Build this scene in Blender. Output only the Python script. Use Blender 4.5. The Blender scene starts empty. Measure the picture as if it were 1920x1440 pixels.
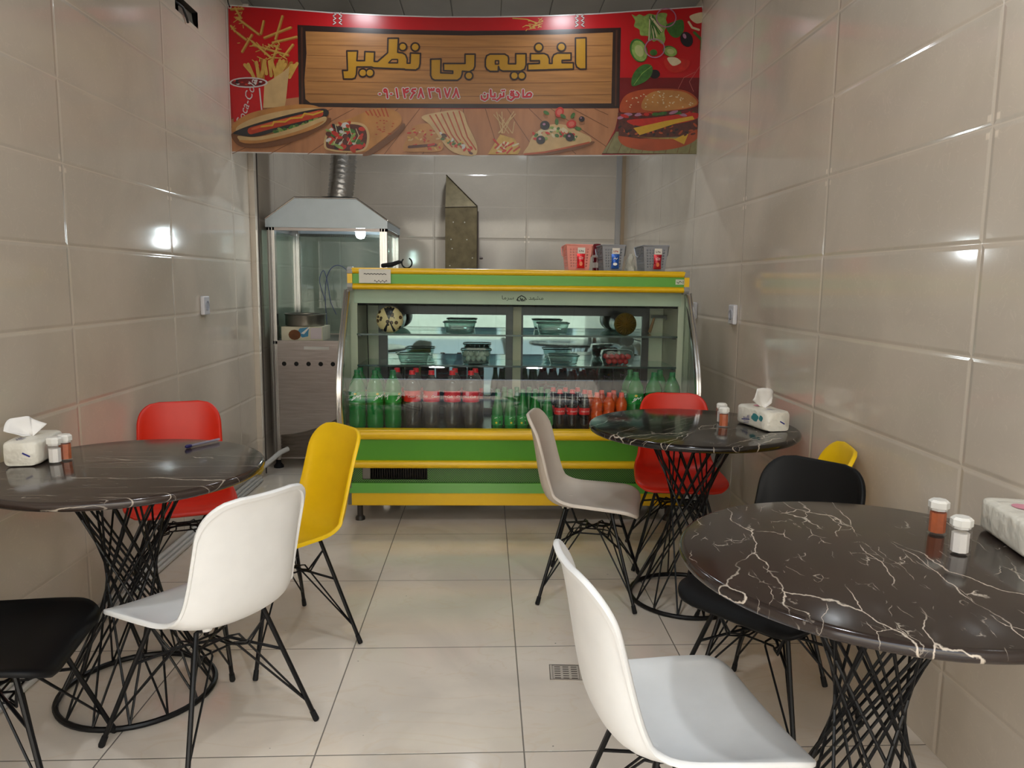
import bpy, bmesh, math, random
from math import sin, cos, pi, sqrt, atan2, radians
from mathutils import Vector, Matrix
from mathutils.geometry import tessellate_polygon
random.seed(7)
SC = bpy.context.scene
COL = SC.collection

# ------------------------------------------------------------------ camera, world, sun, exposure
F_PX, PITCH, YAW, ROLL, EYE = 1413.4, .1326, .0354, .0121, 1.3
V_F = Vector((sin(YAW)*cos(PITCH), cos(YAW)*cos(PITCH), -sin(PITCH)))
_r = Vector((cos(YAW), -sin(YAW), 0)); _u = _r.cross(V_F)
V_R = cos(ROLL)*_r + sin(ROLL)*_u
V_U = -sin(ROLL)*_r + cos(ROLL)*_u
def at(px, py, y):                       # the point of the photo that lies on the upright plane at depth y
    d = V_F + V_R*((px-960)/F_PX) - V_U*((py-720)/F_PX)
    return Vector((0, 0, EYE)) + d*(y/d.y)
cam = bpy.data.objects.new('camera', bpy.data.cameras.new('camera')); COL.objects.link(cam)
cam.data.sensor_width = 36; cam.data.lens = 36*F_PX/1920
cam.data.clip_start = .02
cam.matrix_world = Matrix.Translation((0, 0, EYE)) @ Matrix((V_R, V_U, -V_F)).transposed().to_4x4()
SC.camera = cam

SC.view_settings.view_transform = 'Standard'
SC.view_settings.look = 'None'
SC.view_settings.gamma = 1
SC.view_settings.use_curve_mapping = False
SC.view_settings.exposure = 0.27
SC.cycles.use_denoising = True
SC.cycles.max_bounces = 9
SC.cycles.diffuse_bounces = 5
SC.cycles.glossy_bounces = 5
SC.cycles.transparent_max_bounces = 24
SC.cycles.sample_clamp_indirect = 4
SC.cycles.caustics_reflective = False
SC.cycles.caustics_refractive = False

W = bpy.data.worlds.new('world'); SC.world = W; W.use_nodes = True
nt = W.node_tree; bg = nt.nodes['Background']
tc = nt.nodes.new('ShaderNodeTexCoord'); sx = nt.nodes.new('ShaderNodeSeparateXYZ'); rp = nt.nodes.new('ShaderNodeValToRGB')
nt.links.new(tc.outputs['Generated'], sx.inputs[0]); nt.links.new(sx.outputs['Z'], rp.inputs[0]); nt.links.new(rp.outputs[0], bg.inputs[0])
rp.color_ramp.elements[0].position = 0; rp.color_ramp.elements[0].color = (.97, .985, 1, 1)
rp.color_ramp.elements[1].position = .7; rp.color_ramp.elements[1].color = (.74, .86, 1, 1)
bg.inputs[1].default_value = 2.85

sun = bpy.data.objects.new('sun', bpy.data.lights.new('sun', 'SUN')); COL.objects.link(sun)
sun.data.energy = 8; sun.data.angle = radians(.5); sun.data.color = (1, .975, .94)
sun.rotation_euler = Vector((.25, -.75, -.85)).to_track_quat('-Z', 'Y').to_euler()
# the open shop front is the room's daylight opening: a portal that guides the sky's light through it
po = bpy.data.objects.new('daylight_opening', bpy.data.lights.new('daylight_opening', 'AREA')); COL.objects.link(po)
po.data.shape = 'RECTANGLE'; po.data.size = 2.75; po.data.size_y = 2.95; po.data.cycles.is_portal = True
po.location = (-.125, -.75, 1.5); po.rotation_euler = (radians(90), 0, 0)

# ------------------------------------------------------------------ helpers
def lin(c):
    return tuple((x/255/12.92 if x/255 <= .04045 else ((x/255+.055)/1.055)**2.4) for x in c)
MATS = {}
def mat(name, rgb, rough=.5, metal=0, spec=.5, coat=0, noise=0, nscale=12, bump=0, bscale=40, emit=0, stretch=None):
    if name in MATS: return MATS[name]
    m = bpy.data.materials.new(name); m.use_nodes = True; MATS[name] = m
    n, l = m.node_tree.nodes, m.node_tree.links
    p = n['Principled BSDF']; c = (*lin(rgb), 1)
    p.inputs['Base Color'].default_value = c
    p.inputs['Roughness'].default_value = rough; p.inputs['Metallic'].default_value = metal
    p.inputs['Specular IOR Level'].default_value = spec; p.inputs['Coat Weight'].default_value = coat
    p.inputs['Coat Roughness'].default_value = .05
    if emit:
        p.inputs['Emission Color'].default_value = c; p.inputs['Emission Strength'].default_value = emit
    co = n.new('ShaderNodeTexCoord'); src = co.outputs['Object']
    if stretch:
        mp = n.new('ShaderNodeMapping'); mp.inputs['Scale'].default_value = stretch; l.new(src, mp.inputs[0]); src = mp.outputs[0]
    nz = n.new('ShaderNodeTexNoise'); nz.inputs['Scale'].default_value = nscale; nz.inputs['Detail'].default_value = 5
    l.new(src, nz.inputs['Vector'])
    r = n.new('ShaderNodeMapRange'); k = max(noise, .03)
    r.inputs['From Min'].default_value = .3; r.inputs['From Max'].default_value = .7
    r.inputs['To Min'].default_value = 1-k; r.inputs['To Max'].default_value = 1+k
    l.new(nz.outputs[0], r.inputs[0])
    vm = n.new('ShaderNodeVectorMath'); vm.operation = 'SCALE'; vm.inputs[0].default_value = c[:3]
    l.new(r.outputs[0], vm.inputs['Scale']); l.new(vm.outputs[0], p.inputs['Base Color'])
    if bump:
        b = n.new('ShaderNodeBump'); b.inputs['Strength'].default_value = bump; b.inputs['Distance'].default_value = .01
        n2 = n.new('ShaderNodeTexNoise'); n2.inputs['Scale'].default_value = bscale; l.new(src, n2.inputs['Vector'])
        l.new(n2.outputs[0], b.inputs['Height']); l.new(b.outputs[0], p.inputs['Normal'])
    return m

def clear_mat(name, tint, tintw=.12, rough=.02, ior=1.5, boost=1.0):
    """thin clear sheet: tinted straight-through view mixed with a Fresnel mirror"""
    if name in MATS: return MATS[name]
    m = bpy.data.materials.new(name); m.use_nodes = True; MATS[name] = m
    n, l = m.node_tree.nodes, m.node_tree.links
    n.remove(n['Principled BSDF']); out = n['Material Output']
    t = n.new('ShaderNodeBsdfTransparent'); t.inputs[0].default_value = (*lin(tint), 1)
    d = n.new('ShaderNodeBsdfDiffuse'); d.inputs[0].default_value = (*lin(tint), 1)
    g = n.new('ShaderNodeBsdfGlossy'); g.inputs['Roughness'].default_value = rough; g.inputs[0].default_value = (1, 1, 1, 1)
    m1 = n.new('ShaderNodeMixShader'); m1.inputs[0].default_value = tintw
    l.new(t.outputs[0], m1.inputs[1]); l.new(d.outputs[0], m1.inputs[2])
    f0 = ((ior-1)/(ior+1))**2*boost                       # Schlick's Fresnel, the same from both sides of the sheet
    fr = n.new('ShaderNodeLayerWeight'); fr.inputs['Blend'].default_value = .5
    pw = n.new('ShaderNodeMath'); pw.operation = 'POWER'; pw.inputs[1].default_value = 5; l.new(fr.outputs['Facing'], pw.inputs[0])
    mu = n.new('ShaderNodeMath'); mu.operation = 'MULTIPLY_ADD'; mu.inputs[1].default_value = 1-f0; mu.inputs[2].default_value = f0; mu.use_clamp = True
    l.new(pw.outputs[0], mu.inputs[0])
    m2 = n.new('ShaderNodeMixShader'); l.new(mu.outputs[0], m2.inputs[0])
    l.new(m1.outputs[0], m2.inputs[1]); l.new(g.outputs[0], m2.inputs[2]); l.new(m2.outputs[0], out.inputs[0])
    return m

class MB:
    def __init__(s): s.v, s.f, s.m, s.sm = [], [], [], []
    def add(s, vs, fs, mi=0, smooth=False):
        o = len(s.v); s.v += [tuple(v) for v in vs]
        for f in fs: s.f.append([o+i for i in f]); s.m.append(mi); s.sm.append(smooth)
        return s
    def box(s, x0, x1, y0, y1, z0, z1, mi=0):
        v = [(x, y, z) for x in (x0, x1) for y in (y0, y1) for z in (z0, z1)]
        return s.add(v, [(0,1,3,2), (4,6,7,5), (0,4,5,1), (2,3,7,6), (0,2,6,4), (1,5,7,3)], mi)
    def tube(s, pts, r, n=8, mi=0, closed=False):
        P = [Vector(p) for p in pts]; N = len(P)
        R = r if isinstance(r, (list, tuple)) else [r]*N
        T = []
        for i in range(N):
            a = P[(i-1) % N] if closed or i > 0 else P[i]; b = P[(i+1) % N] if closed or i < N-1 else P[i]
            T.append((b-a).normalized())
        u = T[0].orthogonal().normalized(); vs, fs = [], []
        for i in range(N):
            if i: u = (u - T[i]*u.dot(T[i])).normalized()
            w = T[i].cross(u)
            for k in range(n):
                a = 2*pi*k/n; vs.append(P[i] + (u*cos(a) + w*sin(a))*R[i])
        M = N if closed else N-1
        for i in range(M):
            for k in range(n):
                j = (i+1) % N
                fs.append((i*n+k, i*n+(k+1) % n, j*n+(k+1) % n, j*n+k))
        s.add(vs, fs, mi, True)
        if not closed: s.add(vs[:n], [tuple(range(n))[::-1]], mi); s.add(vs[-n:], [tuple(range(n))], mi)
        return s
    def lathe(s, prof, n=24, c=(0,0,0), mi=0, ax='z', cap=True, a0=0, smooth=True):
        vs, fs = [], []
        for r, h in prof:
            for k in range(n):
                a = 2*pi*k/n + a0; p = (r*cos(a), r*sin(a), h)
                if ax == 'y': p = (p[0], h, p[1])
                if ax == 'x': p = (h, p[0], p[1])
                vs.append((p[0]+c[0], p[1]+c[1], p[2]+c[2]))
        for i in range(len(prof)-1):
            for k in range(n): fs.append((i*n+k, i*n+(k+1) % n, (i+1)*n+(k+1) % n, (i+1)*n+k))
        s.add(vs, fs, mi, smooth)
        if cap:
            if prof[0][0] > 1e-5: s.add(vs[:n], [tuple(range(n))[::-1]], mi)
            if prof[-1][0] > 1e-5: s.add(vs[-n:], [tuple(range(n))], mi)
        return s
    def prism(s, poly, a0, a1, ax='y', mi=0):
        """extrude a 2D outline along an axis: ax y -> (x,z), ax x -> (y,z), ax z -> (x,y)"""
        def P(p, a): return {'y': (p[0], a, p[1]), 'x': (a, p[0], p[1]), 'z': (p[0], p[1], a)}[ax]
        n = len(poly); vs = [P(p, a0) for p in poly] + [P(p, a1) for p in poly]
        fs = [tuple(range(n)), tuple(range(n, 2*n))[::-1]] + [(i, n+i, n+(i+1) % n, (i+1) % n) for i in range(n)]
        return s.add(vs, fs, mi)
    def quad(s, a, b, c, d, mi=0): return s.add([a, b, c, d], [(0,1,2,3)], mi)
    def build(s, name, mats, parent=None, bevel=0, sharp=40, loc=None):
        me = bpy.data.meshes.new(name); me.from_pydata(s.v, [], s.f)
        mats = mats if isinstance(mats, (list, tuple)) else [mats]
        for m in mats: me.materials.append(m)
        me.polygons.foreach_set('material_index', s.m); me.polygons.foreach_set('use_smooth', s.sm)
        bm = bmesh.new(); bm.from_mesh(me); bmesh.ops.remove_doubles(bm, verts=bm.verts, dist=1e-5)
        bmesh.ops.recalc_face_normals(bm, faces=bm.faces); bm.to_mesh(me); bm.free()
        if any(s.sm): me.set_sharp_from_angle(angle=radians(sharp))
        o = bpy.data.objects.new(name, me); COL.objects.link(o)
        if parent: o.parent = parent
        if loc: o.location = loc
        if bevel:
            b = o.modifiers.new('bevel', 'BEVEL'); b.width = bevel; b.segments = 2; b.limit_method = 'ANGLE'; b.angle_limit = radians(40)
        return o
def tag(o, label=None, cat=None, group=None, kind=None):
    if label: o['label'] = label
    if cat: o['category'] = cat
    if group: o['group'] = group
    if kind: o['kind'] = kind
    return o
def thing(name, loc, label, cat, rz=0, group=None):
    o = bpy.data.objects.new(name, None); COL.objects.link(o); o.empty_display_size = .05
    o.location = loc; o.rotation_euler = (0, 0, rz)
    return tag(o, label, cat, group)
def struct(o): o['kind'] = 'structure'; return o
def kids(o): return [c for c in bpy.data.objects if c.parent == o]
def copy_tree(o, parent=None, swap=None):
    c = o.copy(); COL.objects.link(c); c.parent = parent
    if swap and c.type == 'MESH' and c.name.split('.')[0] in swap:
        c.material_slots[0].link = 'OBJECT'; c.material_slots[0].material = swap[c.name.split('.')[0]]
    for ch in kids(o): copy_tree(ch, c, swap)
    return c
def face_to(fx, fy): return atan2(-fx, fy)        # turn a thing whose front is its own +y

# ------------------------------------------------------------------ tiled surfaces
def grid_mat(name, rgb, ua, u0, uw, v0, vw, kind='wall', skew=0):
    m = bpy.data.materials.new(name); m.use_nodes = True
    n, l = m.node_tree.nodes, m.node_tree.links; p = n['Principled BSDF']
    g = n.new('ShaderNodeNewGeometry'); sp = n.new('ShaderNodeSeparateXYZ'); l.new(g.outputs['Position'], sp.inputs[0])
    def M(op, a, b=None, c=None):
        q = n.new('ShaderNodeMath'); q.operation = op
        for i, x in enumerate((a, b, c)):
            if x is None: continue
            if isinstance(x, (int, float)): q.inputs[i].default_value = x
            else: l.new(x, q.inputs[i])
        return q.outputs[0]
    U = sp.outputs[ua]; V = sp.outputs['Z' if kind == 'wall' else 'Y']
    if skew: V = M('SUBTRACT', V, M('MULTIPLY', sp.outputs['X'], skew))
    def dist(x, o, w): return M('MULTIPLY', M('ABSOLUTE', M('SUBTRACT', M('FRACT', M('ADD', M('DIVIDE', M('SUBTRACT', x, o), w), .5)), .5)), w)
    du, dv = dist(U, u0, uw), dist(V, v0, vw); d = M('MINIMUM', du, dv)
    def ramp(x, a, b, lo, hi):
        r = n.new('ShaderNodeMapRange'); r.interpolation_type = 'SMOOTHSTEP'
        for k, val in (('From Min', a), ('From Max', b), ('To Min', lo), ('To Max', hi)): r.inputs[k].default_value = val
        l.new(x, r.inputs[0]); return r.outputs[0]
    def noise(sc, detail=6, dist_=0, stretch=None):
        q = n.new('ShaderNodeTexNoise'); q.inputs['Scale'].default_value = sc; q.inputs['Detail'].default_value = detail; q.inputs['Distortion'].default_value = dist_
        src = g.outputs['Position']
        if stretch:
            mp = n.new('ShaderNodeMapping'); mp.inputs['Scale'].default_value = stretch; mp.inputs['Rotation'].default_value = (.3, .5, .6); l.new(src, mp.inputs[0]); src = mp.outputs[0]
        l.new(src, q.inputs['Vector']); return q.outputs[0]
    def mix(fac, a, b):
        q = n.new('ShaderNodeMix'); q.data_type = 'RGBA'
        if isinstance(fac, (int, float)): q.inputs[0].default_value = fac
        else: l.new(fac, q.inputs[0])
        for i, x in ((6, a), (7, b)):
            if isinstance(x, tuple): q.inputs[i].default_value = (*lin(x), 1)
            else: l.new(x, q.inputs[i])
        return q.outputs[2]
    k = lambda f: tuple(min(255, c*f) for c in rgb)
    if kind == 'wall':
        c = mix(ramp(noise(2.2, 5, .6), .3, .7, 0, 1), k(.97), k(1.03))
        sw = ramp(M('ABSOLUTE', M('SUBTRACT', noise(9, 3, 2.2), .5)), 0, .012, .22, 0)       # fine pale swirls of the glaze
        c = mix(sw, c, k(1.12))
        gr = ramp(d, .001, .0026, 1, 0)
        c = mix(gr, c, k(1.05))
        spot = M('MULTIPLY', ramp(M('ABSOLUTE', M('SUBTRACT', du, .017)), .005, .009, 1, 0), ramp(M('ABSOLUTE', M('SUBTRACT', dv, .022)), .006, .011, 1, 0))
        spot = M('MULTIPLY', spot, ramp(M('ABSOLUTE', M('SUBTRACT', V, 1.7075)), .06, .07, 1, 0))
        c = mix(M('MULTIPLY', spot, ramp(noise(5, 2), .42, .55, 0, .7)), c, k(1.2))      # filler dabs at the tile corners
        h = M('ADD', ramp(d, 0, .014, 0, 1), M('MULTIPLY', noise(3, 2), .12))
        bd = .0024; p.inputs['Roughness'].default_value = .09
    elif kind == 'floor':
        c = mix(ramp(noise(1.7, 6, 1.0), .3, .7, 0, 1), k(.95), k(1.04))
        vn = ramp(M('ABSOLUTE', M('SUBTRACT', noise(2.1, 5, 1.2, (1, 2.2, 1)), .5)), 0, .02, .16, 0)
        c = mix(vn, c, (k(.93)[0], k(.86)[1], k(.74)[2]))
        sp2 = ramp(noise(33, 1), .815, .83, 0, .8)
        c = mix(sp2, c, k(.4))
        c = mix(ramp(d, .0012, .0026, .8, 0), c, k(.42))
        h = M('ADD', ramp(d, 0, .003, 0, 1), M('MULTIPLY', noise(8, 2), .05))
        bd = .002; p.inputs['Roughness'].default_value = .10
    else:
        c = mix(ramp(noise(3), .3, .7, 0, 1), k(.96), k(1.04)); c = mix(ramp(du, .002, .004, 1, 0), c, k(.55))
        h = ramp(du, 0, .006, 0, 1); bd = .004; p.inputs['Roughness'].default_value = .3
    l.new(c, p.inputs['Base Color'])
    b = n.new('ShaderNodeBump'); b.inputs['Strength'].default_value = .8; b.inputs['Distance'].default_value = bd
    l.new(h, b.inputs['Height']); l.new(b.outputs[0], p.inputs['Normal'])
    return m

XL, XR, YB, ZC, YF = -1.522, 1.2726, 7.146, 3.0, -.75
Z0, ZS, YS = .247, .2921, .9212
WALL = (198, 187, 173)
m_left = grid_mat('left_wall_tile', WALL, 'Y', 4.683-YS*3-.004, YS, Z0, ZS)
m_right = grid_mat('right_wall_tile', WALL, 'Y', 4.66-YS*3+.03, YS, Z0, ZS)
m_back = grid_mat('back_wall_tile', WALL, 'X', .375, .865, Z0, ZS)
m_floor = grid_mat('floor_tile', (230, 219, 206), 'X', -.4641, .5796, 1.9527, .618, 'floor', .0136)
m_ceil = grid_mat('ceiling_panel', (138, 135, 130), 'X', .08, .31, 0, 1, 'ceiling')
m_plain = mat('plain_render', (190, 182, 170), .8)

# ------------------------------------------------------------------ the room
struct(MB().box(-1.75, 1.5, YF, YB+.15, -.12, 0).build('floor', m_floor))
struct(MB().box(-1.75, 1.5, YF, YB+.15, ZC, ZC+.12).build('ceiling', m_ceil))
w = MB()                                                        # left wall, with the opening near the ceiling left out
hy0, hy1, hz0, hz1 = 3.93, 4.225, 2.605, 2.685
for y0, y1, z0, z1 in ((YF, hy0, 0, ZC), (hy1, 5.0, 0, ZC), (hy0, hy1, 0, hz0), (hy0, hy1, hz1, ZC)):
    w.quad((XL, y0, z0), (XL, y1, z0), (XL, y1, z1), (XL, y0, z1))
w.quad((XL-.2, YF, 0), (XL, YF, 0), (XL, YF, ZC), (XL-.2, YF, ZC))
w.box(XL-.2, XL-.12, YF, YB, 0, ZC)
struct(w.build('wall_left', m_left))
struct(MB().box(XL-.12, XL+.034, 5.0, 5.06, 0, ZC).build('trim_1', m_back))                 # the tiled end of the pilaster
struct(MB().box(XL+.034, XL+.04, 5.052, 5.062, 0, ZC).build('trim_2', mat('dark_seam', (60, 52, 46), .6)))
struct(MB().box(XL-.12, XL+.0, 5.06, YB, 0, ZC).build('wall_left_rear', m_left))
struct(MB().box(XR, XR+.2, YF, YB, 0, ZC).build('wall_right', m_right))
struct(MB().box(XL-.1, XR+.1, YB, YB+.12, 0, ZC).build('wall_back', m_back))
t3 = MB().box(XR-.075, XR-.03, YB-.03, YB, 0, ZC).box(XR-.03, XR, YB-.07, YB, 0, ZC, 1)
struct(t3.build('trim_3', [mat('corner_strip', (176, 174, 172), .3), mat('corner_strip_tan', (170, 148, 122), .4)]))
# the street outside the open front: pavement, roadway and the pale brick building over the way
struct(MB().box(-14, 14, -9, YF, -.14, -.02).build('floor_street', mat('paving', (162, 163, 165), .85, noise=.1, nscale=3)))
struct(MB().box(-1.95, -1.74, YF-.02, YF+.25, 0, ZC+.3).box(1.47, 1.7, YF-.02, YF+.25, 0, ZC+.3).box(-1.95, 1.7, YF-.02, YF+.25, ZC, ZC+.5).build('wall_front', m_plain))
fac = struct(MB().box(-10, 10, -9.4, -9, -.02, 6.5).build('wall_street', mat('brick_facade', (238, 226, 206), .8, noise=.12, nscale=9)))
for k, x in enumerate((-6.2, -3.6, -.4, 1.4, 4.6)):
    struct(MB().box(x-.75, x+.75, -9, -8.94, 1.1, 2.5).box(x-.66, x-.04, -8.94, -8.93, 1.2, 2.4, 1).box(x+.04, x+.66, -8.94, -8.93, 1.2, 2.4, 1)
           .build('window_%d' % (k+1), [mat('white_frame', (235, 235, 232), .5), mat('dark_pane', (60, 70, 78), .1)], fac))

# opening high on the left wall with its loose metal cover
t = thing('wall_recess', (XL, hy0, hz0), 'dark recess high on left wall with loose metal plate and cable end', 'wall box')
MB().box(-.118, -.112, -.0, .295, 0, .08).box(-.118, -.001, 0, .295, -.006, 0).box(-.118, -.001, 0, .295, .08, .086).build('back_box', mat('recess_dark', (58, 54, 50), .8), t)
MB().add([(-.02, .09, .002), (-.02, .29, .002), (-.03, .29, .075), (-.03, .12, .075)], [(0,1,2,3)]).add([(-.022, .09, .002), (-.022, .29, .002), (-.032, .29, .075), (-.032, .12, .075)], [(3,2,1,0)]).build('metal_plate', mat('dull_zinc', (134, 130, 120), .4, .6), t)
MB().tube([(-.03, .03, .06), (.01, .07, .03), (.012, .11, -.005), (.01, .13, -.022)], .006, 6).build('cable_end', mat('black_plastic', (22, 22, 24), .45), t)

# ------------------------------------------------------------------ ceiling lamps (their own light)
m_lamp = mat('lamp_glow', (235, 246, 255), .5, emit=14)
lamps = [(-.78, 4.33, 3.5, 'round ceiling lamp left of centre just before the banner'), (.47, 4.33, 3.5, 'round ceiling lamp right of centre just before the banner'),
         (-.45, 1.5, 8, 'round ceiling lamp over the left table side'), (.45, 1.5, 8, 'round ceiling lamp over the right table side'), (-.1, 5.9, 13, 'round ceiling lamp behind the banner above the grill')]
for x, y, watts, lb in lamps:
    t = thing('ceiling_lamp', (x, y, ZC), lb, 'ceiling lamp', group='ceiling lamps')
    MB().lathe([(.10, -.001), (.10, -.016), (.082, -.02)], 32).build('lamp_ring', mat('lamp_white', (235, 235, 235), .4), t)
    MB().lathe([(.08, -.019), (.001, -.022)], 32).build('diffuser', m_lamp, t)
    L = bpy.data.objects.new('lamp_light', bpy.data.lights.new('lamp_light', 'AREA')); COL.objects.link(L)
    L.data.shape = 'DISK'; L.data.size = .15; L.data.energy = watts; L.data.color = (.9, .96, 1); L.location = (0, 0, -.03); L.parent = t

# ------------------------------------------------------------------ shell chairs
def smooth_interp(xs, ys, x):
    if x <= xs[0]: return ys[0]
    for i in range(len(xs)-1):
        if x <= xs[i+1]:
            h = xs[i+1]-xs[i]; t = (x-xs[i])/h
            m0 = (ys[i+1]-ys[max(i-1, 0)])/(xs[i+1]-xs[max(i-1, 0)]); m1 = (ys[min(i+2, len(xs)-1)]-ys[i])/(xs[min(i+2, len(xs)-1)]-xs[i])
            return (2*t**3-3*t*t+1)*ys[i] + (t**3-2*t*t+t)*h*m0 + (-2*t**3+3*t*t)*ys[i+1] + (t**3-t*t)*h*m1
    return ys[-1]
PROF = [(.197,.378), (.184,.391), (.145,.401), (.075,.398), (-.01,.390), (-.085,.385), (-.138,.391), (-.180,.413), (-.206,.455), (-.222,.515), (-.237,.60), (-.252,.685), (-.270,.762)]
WID = [.208, .212, .220, .228, .233, .235, .234, .229, .221, .212, .203, .195, .184]
CUP = [.004, .008, .014, .024, .036, .046, .054, .058, .060, .057, .050, .042, .034]
_S = [0]
for a, b in zip(PROF, PROF[1:]): _S.append(_S[-1] + math.hypot(b[0]-a[0], b[1]-a[1]))
SL = _S[-1]
def sh(l, w):
    y = smooth_interp(_S, [p[0] for p in PROF], l); z = smooth_interp(_S, [p[1] for p in PROF], l)
    e = .004; ty = smooth_interp(_S, [p[0] for p in PROF], min(l+e, SL)) - smooth_interp(_S, [p[0] for p in PROF], max(l-e, 0))
    tz = smooth_interp(_S, [p[1] for p in PROF], min(l+e, SL)) - smooth_interp(_S, [p[1] for p in PROF], max(l-e, 0))
    q = sqrt(ty*ty+tz*tz); ny, nz = tz/q, -ty/q                      # towards the sitter
    W0 = smooth_interp(_S, WID, l); c = smooth_interp(_S, CUP, l); k = c*min(abs(w)/W0, 1.05)**2.2
    return Vector((w*(1-.25*c*min(abs(w)/W0, 1)**2/.06), y+ny*k, z+nz*k))
def shn(l, w):
    a = sh(min(l+.004, SL), w)-sh(max(l-.004, 0), w); b = sh(l, w+.004)-sh(l, w-.004)
    return b.cross(a).normalized() * (1 if b.cross(a).dot(Vector((0, .5, .8))) > 0 else -1)
def halfw(l, inset=0):
    W0 = smooth_interp(_S, WID, l) - inset; lo, hi = l-inset, SL-inset-l
    for d, r in ((lo, .075), (hi, .105)):
        if d < r: W0 = W0 - r + sqrt(max(r*r-(r-max(d, 0))**2, 0))
    return W0
def shell_mesh():
    NR, NC = 46, 17; b = MB()
    def grid(inset, off):
        vs = []
        for i in range(NR):
            t = (1-cos(pi*i/(NR-1)))/2; t = .55*t + .45*i/(NR-1); l = inset + (SL-2*inset)*t
            hw = halfw(l, inset)
            for j in range(NC):
                s = -1+2*j/(NC-1); wv = hw*s
                vs.append(sh(l, wv) - shn(l, wv)*off)
        return vs
    fs = [(i*NC+j, i*NC+j+1, (i+1)*NC+j+1, (i+1)*NC+j) for i in range(NR-1) for j in range(NC-1)]
    A, B = grid(0, 0), grid(.011, .0065)
    loop = [j for j in range(NC)] + [i*NC+NC-1 for i in range(1, NR)] + [(NR-1)*NC+j for j in range(NC-2, -1, -1)] + [i*NC for i in range(NR-2, 0, -1)]
    b.add(A, fs, 0, True); b.add(B, [f[::-1] for f in fs], 0, True)
    n = len(loop); C1, C2, C3, C4 = [], [], [], []
    bi = grid(.010, .013)
    for k, i in enumerate(loop):
        a = A[i]; inn = (B[i]-a); nrm = Vector((0, 0, 0))
        pv, nx = A[loop[k-1]], A[loop[(k+1) % n]]; tan = (nx-pv).normalized()
        o = tan.cross(inn).normalized(); out = o.cross(tan).normalized()
        out = out if out.dot(inn) < 0 else -out
        back = (B[i]-A[i]); back = back - tan*back.dot(tan)
        bk = (bi[i]-B[i]).normalized()
        C1.append(a + out*.002 + bk*.003); C2.append(a + out*.002 + bk*.010); C3.append(a - out*.002 + bk*.013); C4.append(bi[i])
    rings = [[A[i] for i in loop], C1, C2, C3, C4, [B[i] for i in loop]]
    for r0, r1 in zip(rings, rings[1:]):
        b.add(r0+r1, [(k, (k+1) % n, n+(k+1) % n, n+k) for k in range(n)], 0, True)
    return b
m_white = mat('white_shell', (236, 236, 235), .42, noise=.015)
m_grey = mat('warm_grey_shell', (205, 194, 182), .5, noise=.02)
m_yellow = mat('yellow_shell', (240, 196, 6), .45, noise=.02)
m_red = mat('red_shell', (214, 38, 10), .42, noise=.02)
m_black = mat('black_shell', (12, 12, 13), .5, spec=.22, noise=.05)
m_wire = mat('black_powder_coat', (11, 11, 13), .4, spec=.3, noise=.1)
m_cap = mat('black_rubber', (18, 18, 20), .7, spec=.3)
chair0 = thing('shell_chair', (0, 0, 0), 'white', 'chair')
shell_mesh().build('seat_shell', m_white, chair0, sharp=60)
LEGTOP, LEGFOOT = (.105, .095, .377), (.212, .195, .012)
for sxx in (-1, 1):
    for syy in (-1, 1):
        p0 = (LEGTOP[0]*sxx, LEGTOP[1]*syy-.01, LEGTOP[2]); p1 = (LEGFOOT[0]*sxx, LEGFOOT[1]*syy, LEGFOOT[2])
        lg = MB().tube([(p0[0]*.55, p0[1], .380), (p0[0]*.9, p0[1], .378), p0, p1], .0070, 8).build('leg', m_wire, chair0)
        d = (Vector(p0)-Vector(p1)).normalized()
        MB().tube([Vector(p1)-d*.011, Vector(p1)-d*.006, Vector(p1)+d*.022], [.008, .0095, .0085], 8).build('foot_cap', m_cap, lg)
        MB().lathe([(.015, .374), (.017, .379), (.013, .3905)], 14, (p0[0]*.72, p0[1], 0)).build('mount_pad', m_white, chair0)
def lp(sxx, syy, t):                                        # a point t of the way down a leg
    return Vector((LEGTOP[0]*sxx, LEGTOP[1]*syy-.01, LEGTOP[2])).lerp(Vector((LEGFOOT[0]*sxx, LEGFOOT[1]*syy, LEGFOOT[2])), t)
for s in (-1, 1):
    for q, tt in ((1, .86), (2, .08)):
        # wires that run front to back and side to side, dipping through the knot in the middle
        a, b_ = lp(s, -1, tt), lp(s, 1, tt)
        zc = .277 if q == 1 else .264
        MB().tube([a, (s*.050*q*.8, -.075, zc), (s*.034*q*.8, -.05, zc), (s*.034*q*.8, .05, zc), (s*.050*q*.8, .075, zc), b_], .0032, 6).build('wire_brace', m_wire, chair0)
        a, b_ = lp(-1, s, tt), lp(1, s, tt)
        MB().tube([a, (-.075, s*.045*q*.8, zc+.007), (-.05, s*.03*q*.8, zc+.007), (.05, s*.03*q*.8, zc+.007), (.075, s*.045*q*.8, zc+.007), b_], .0032, 6).build('wire_brace', m_wire, chair0)
    MB().tube([lp(s, -1, .38), (s*.05, -.03, .282), (s*-.05, .03, .282), lp(-s, 1, .38)], .0045, 6).build('cross_rod', m_wire, chair0)
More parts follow.
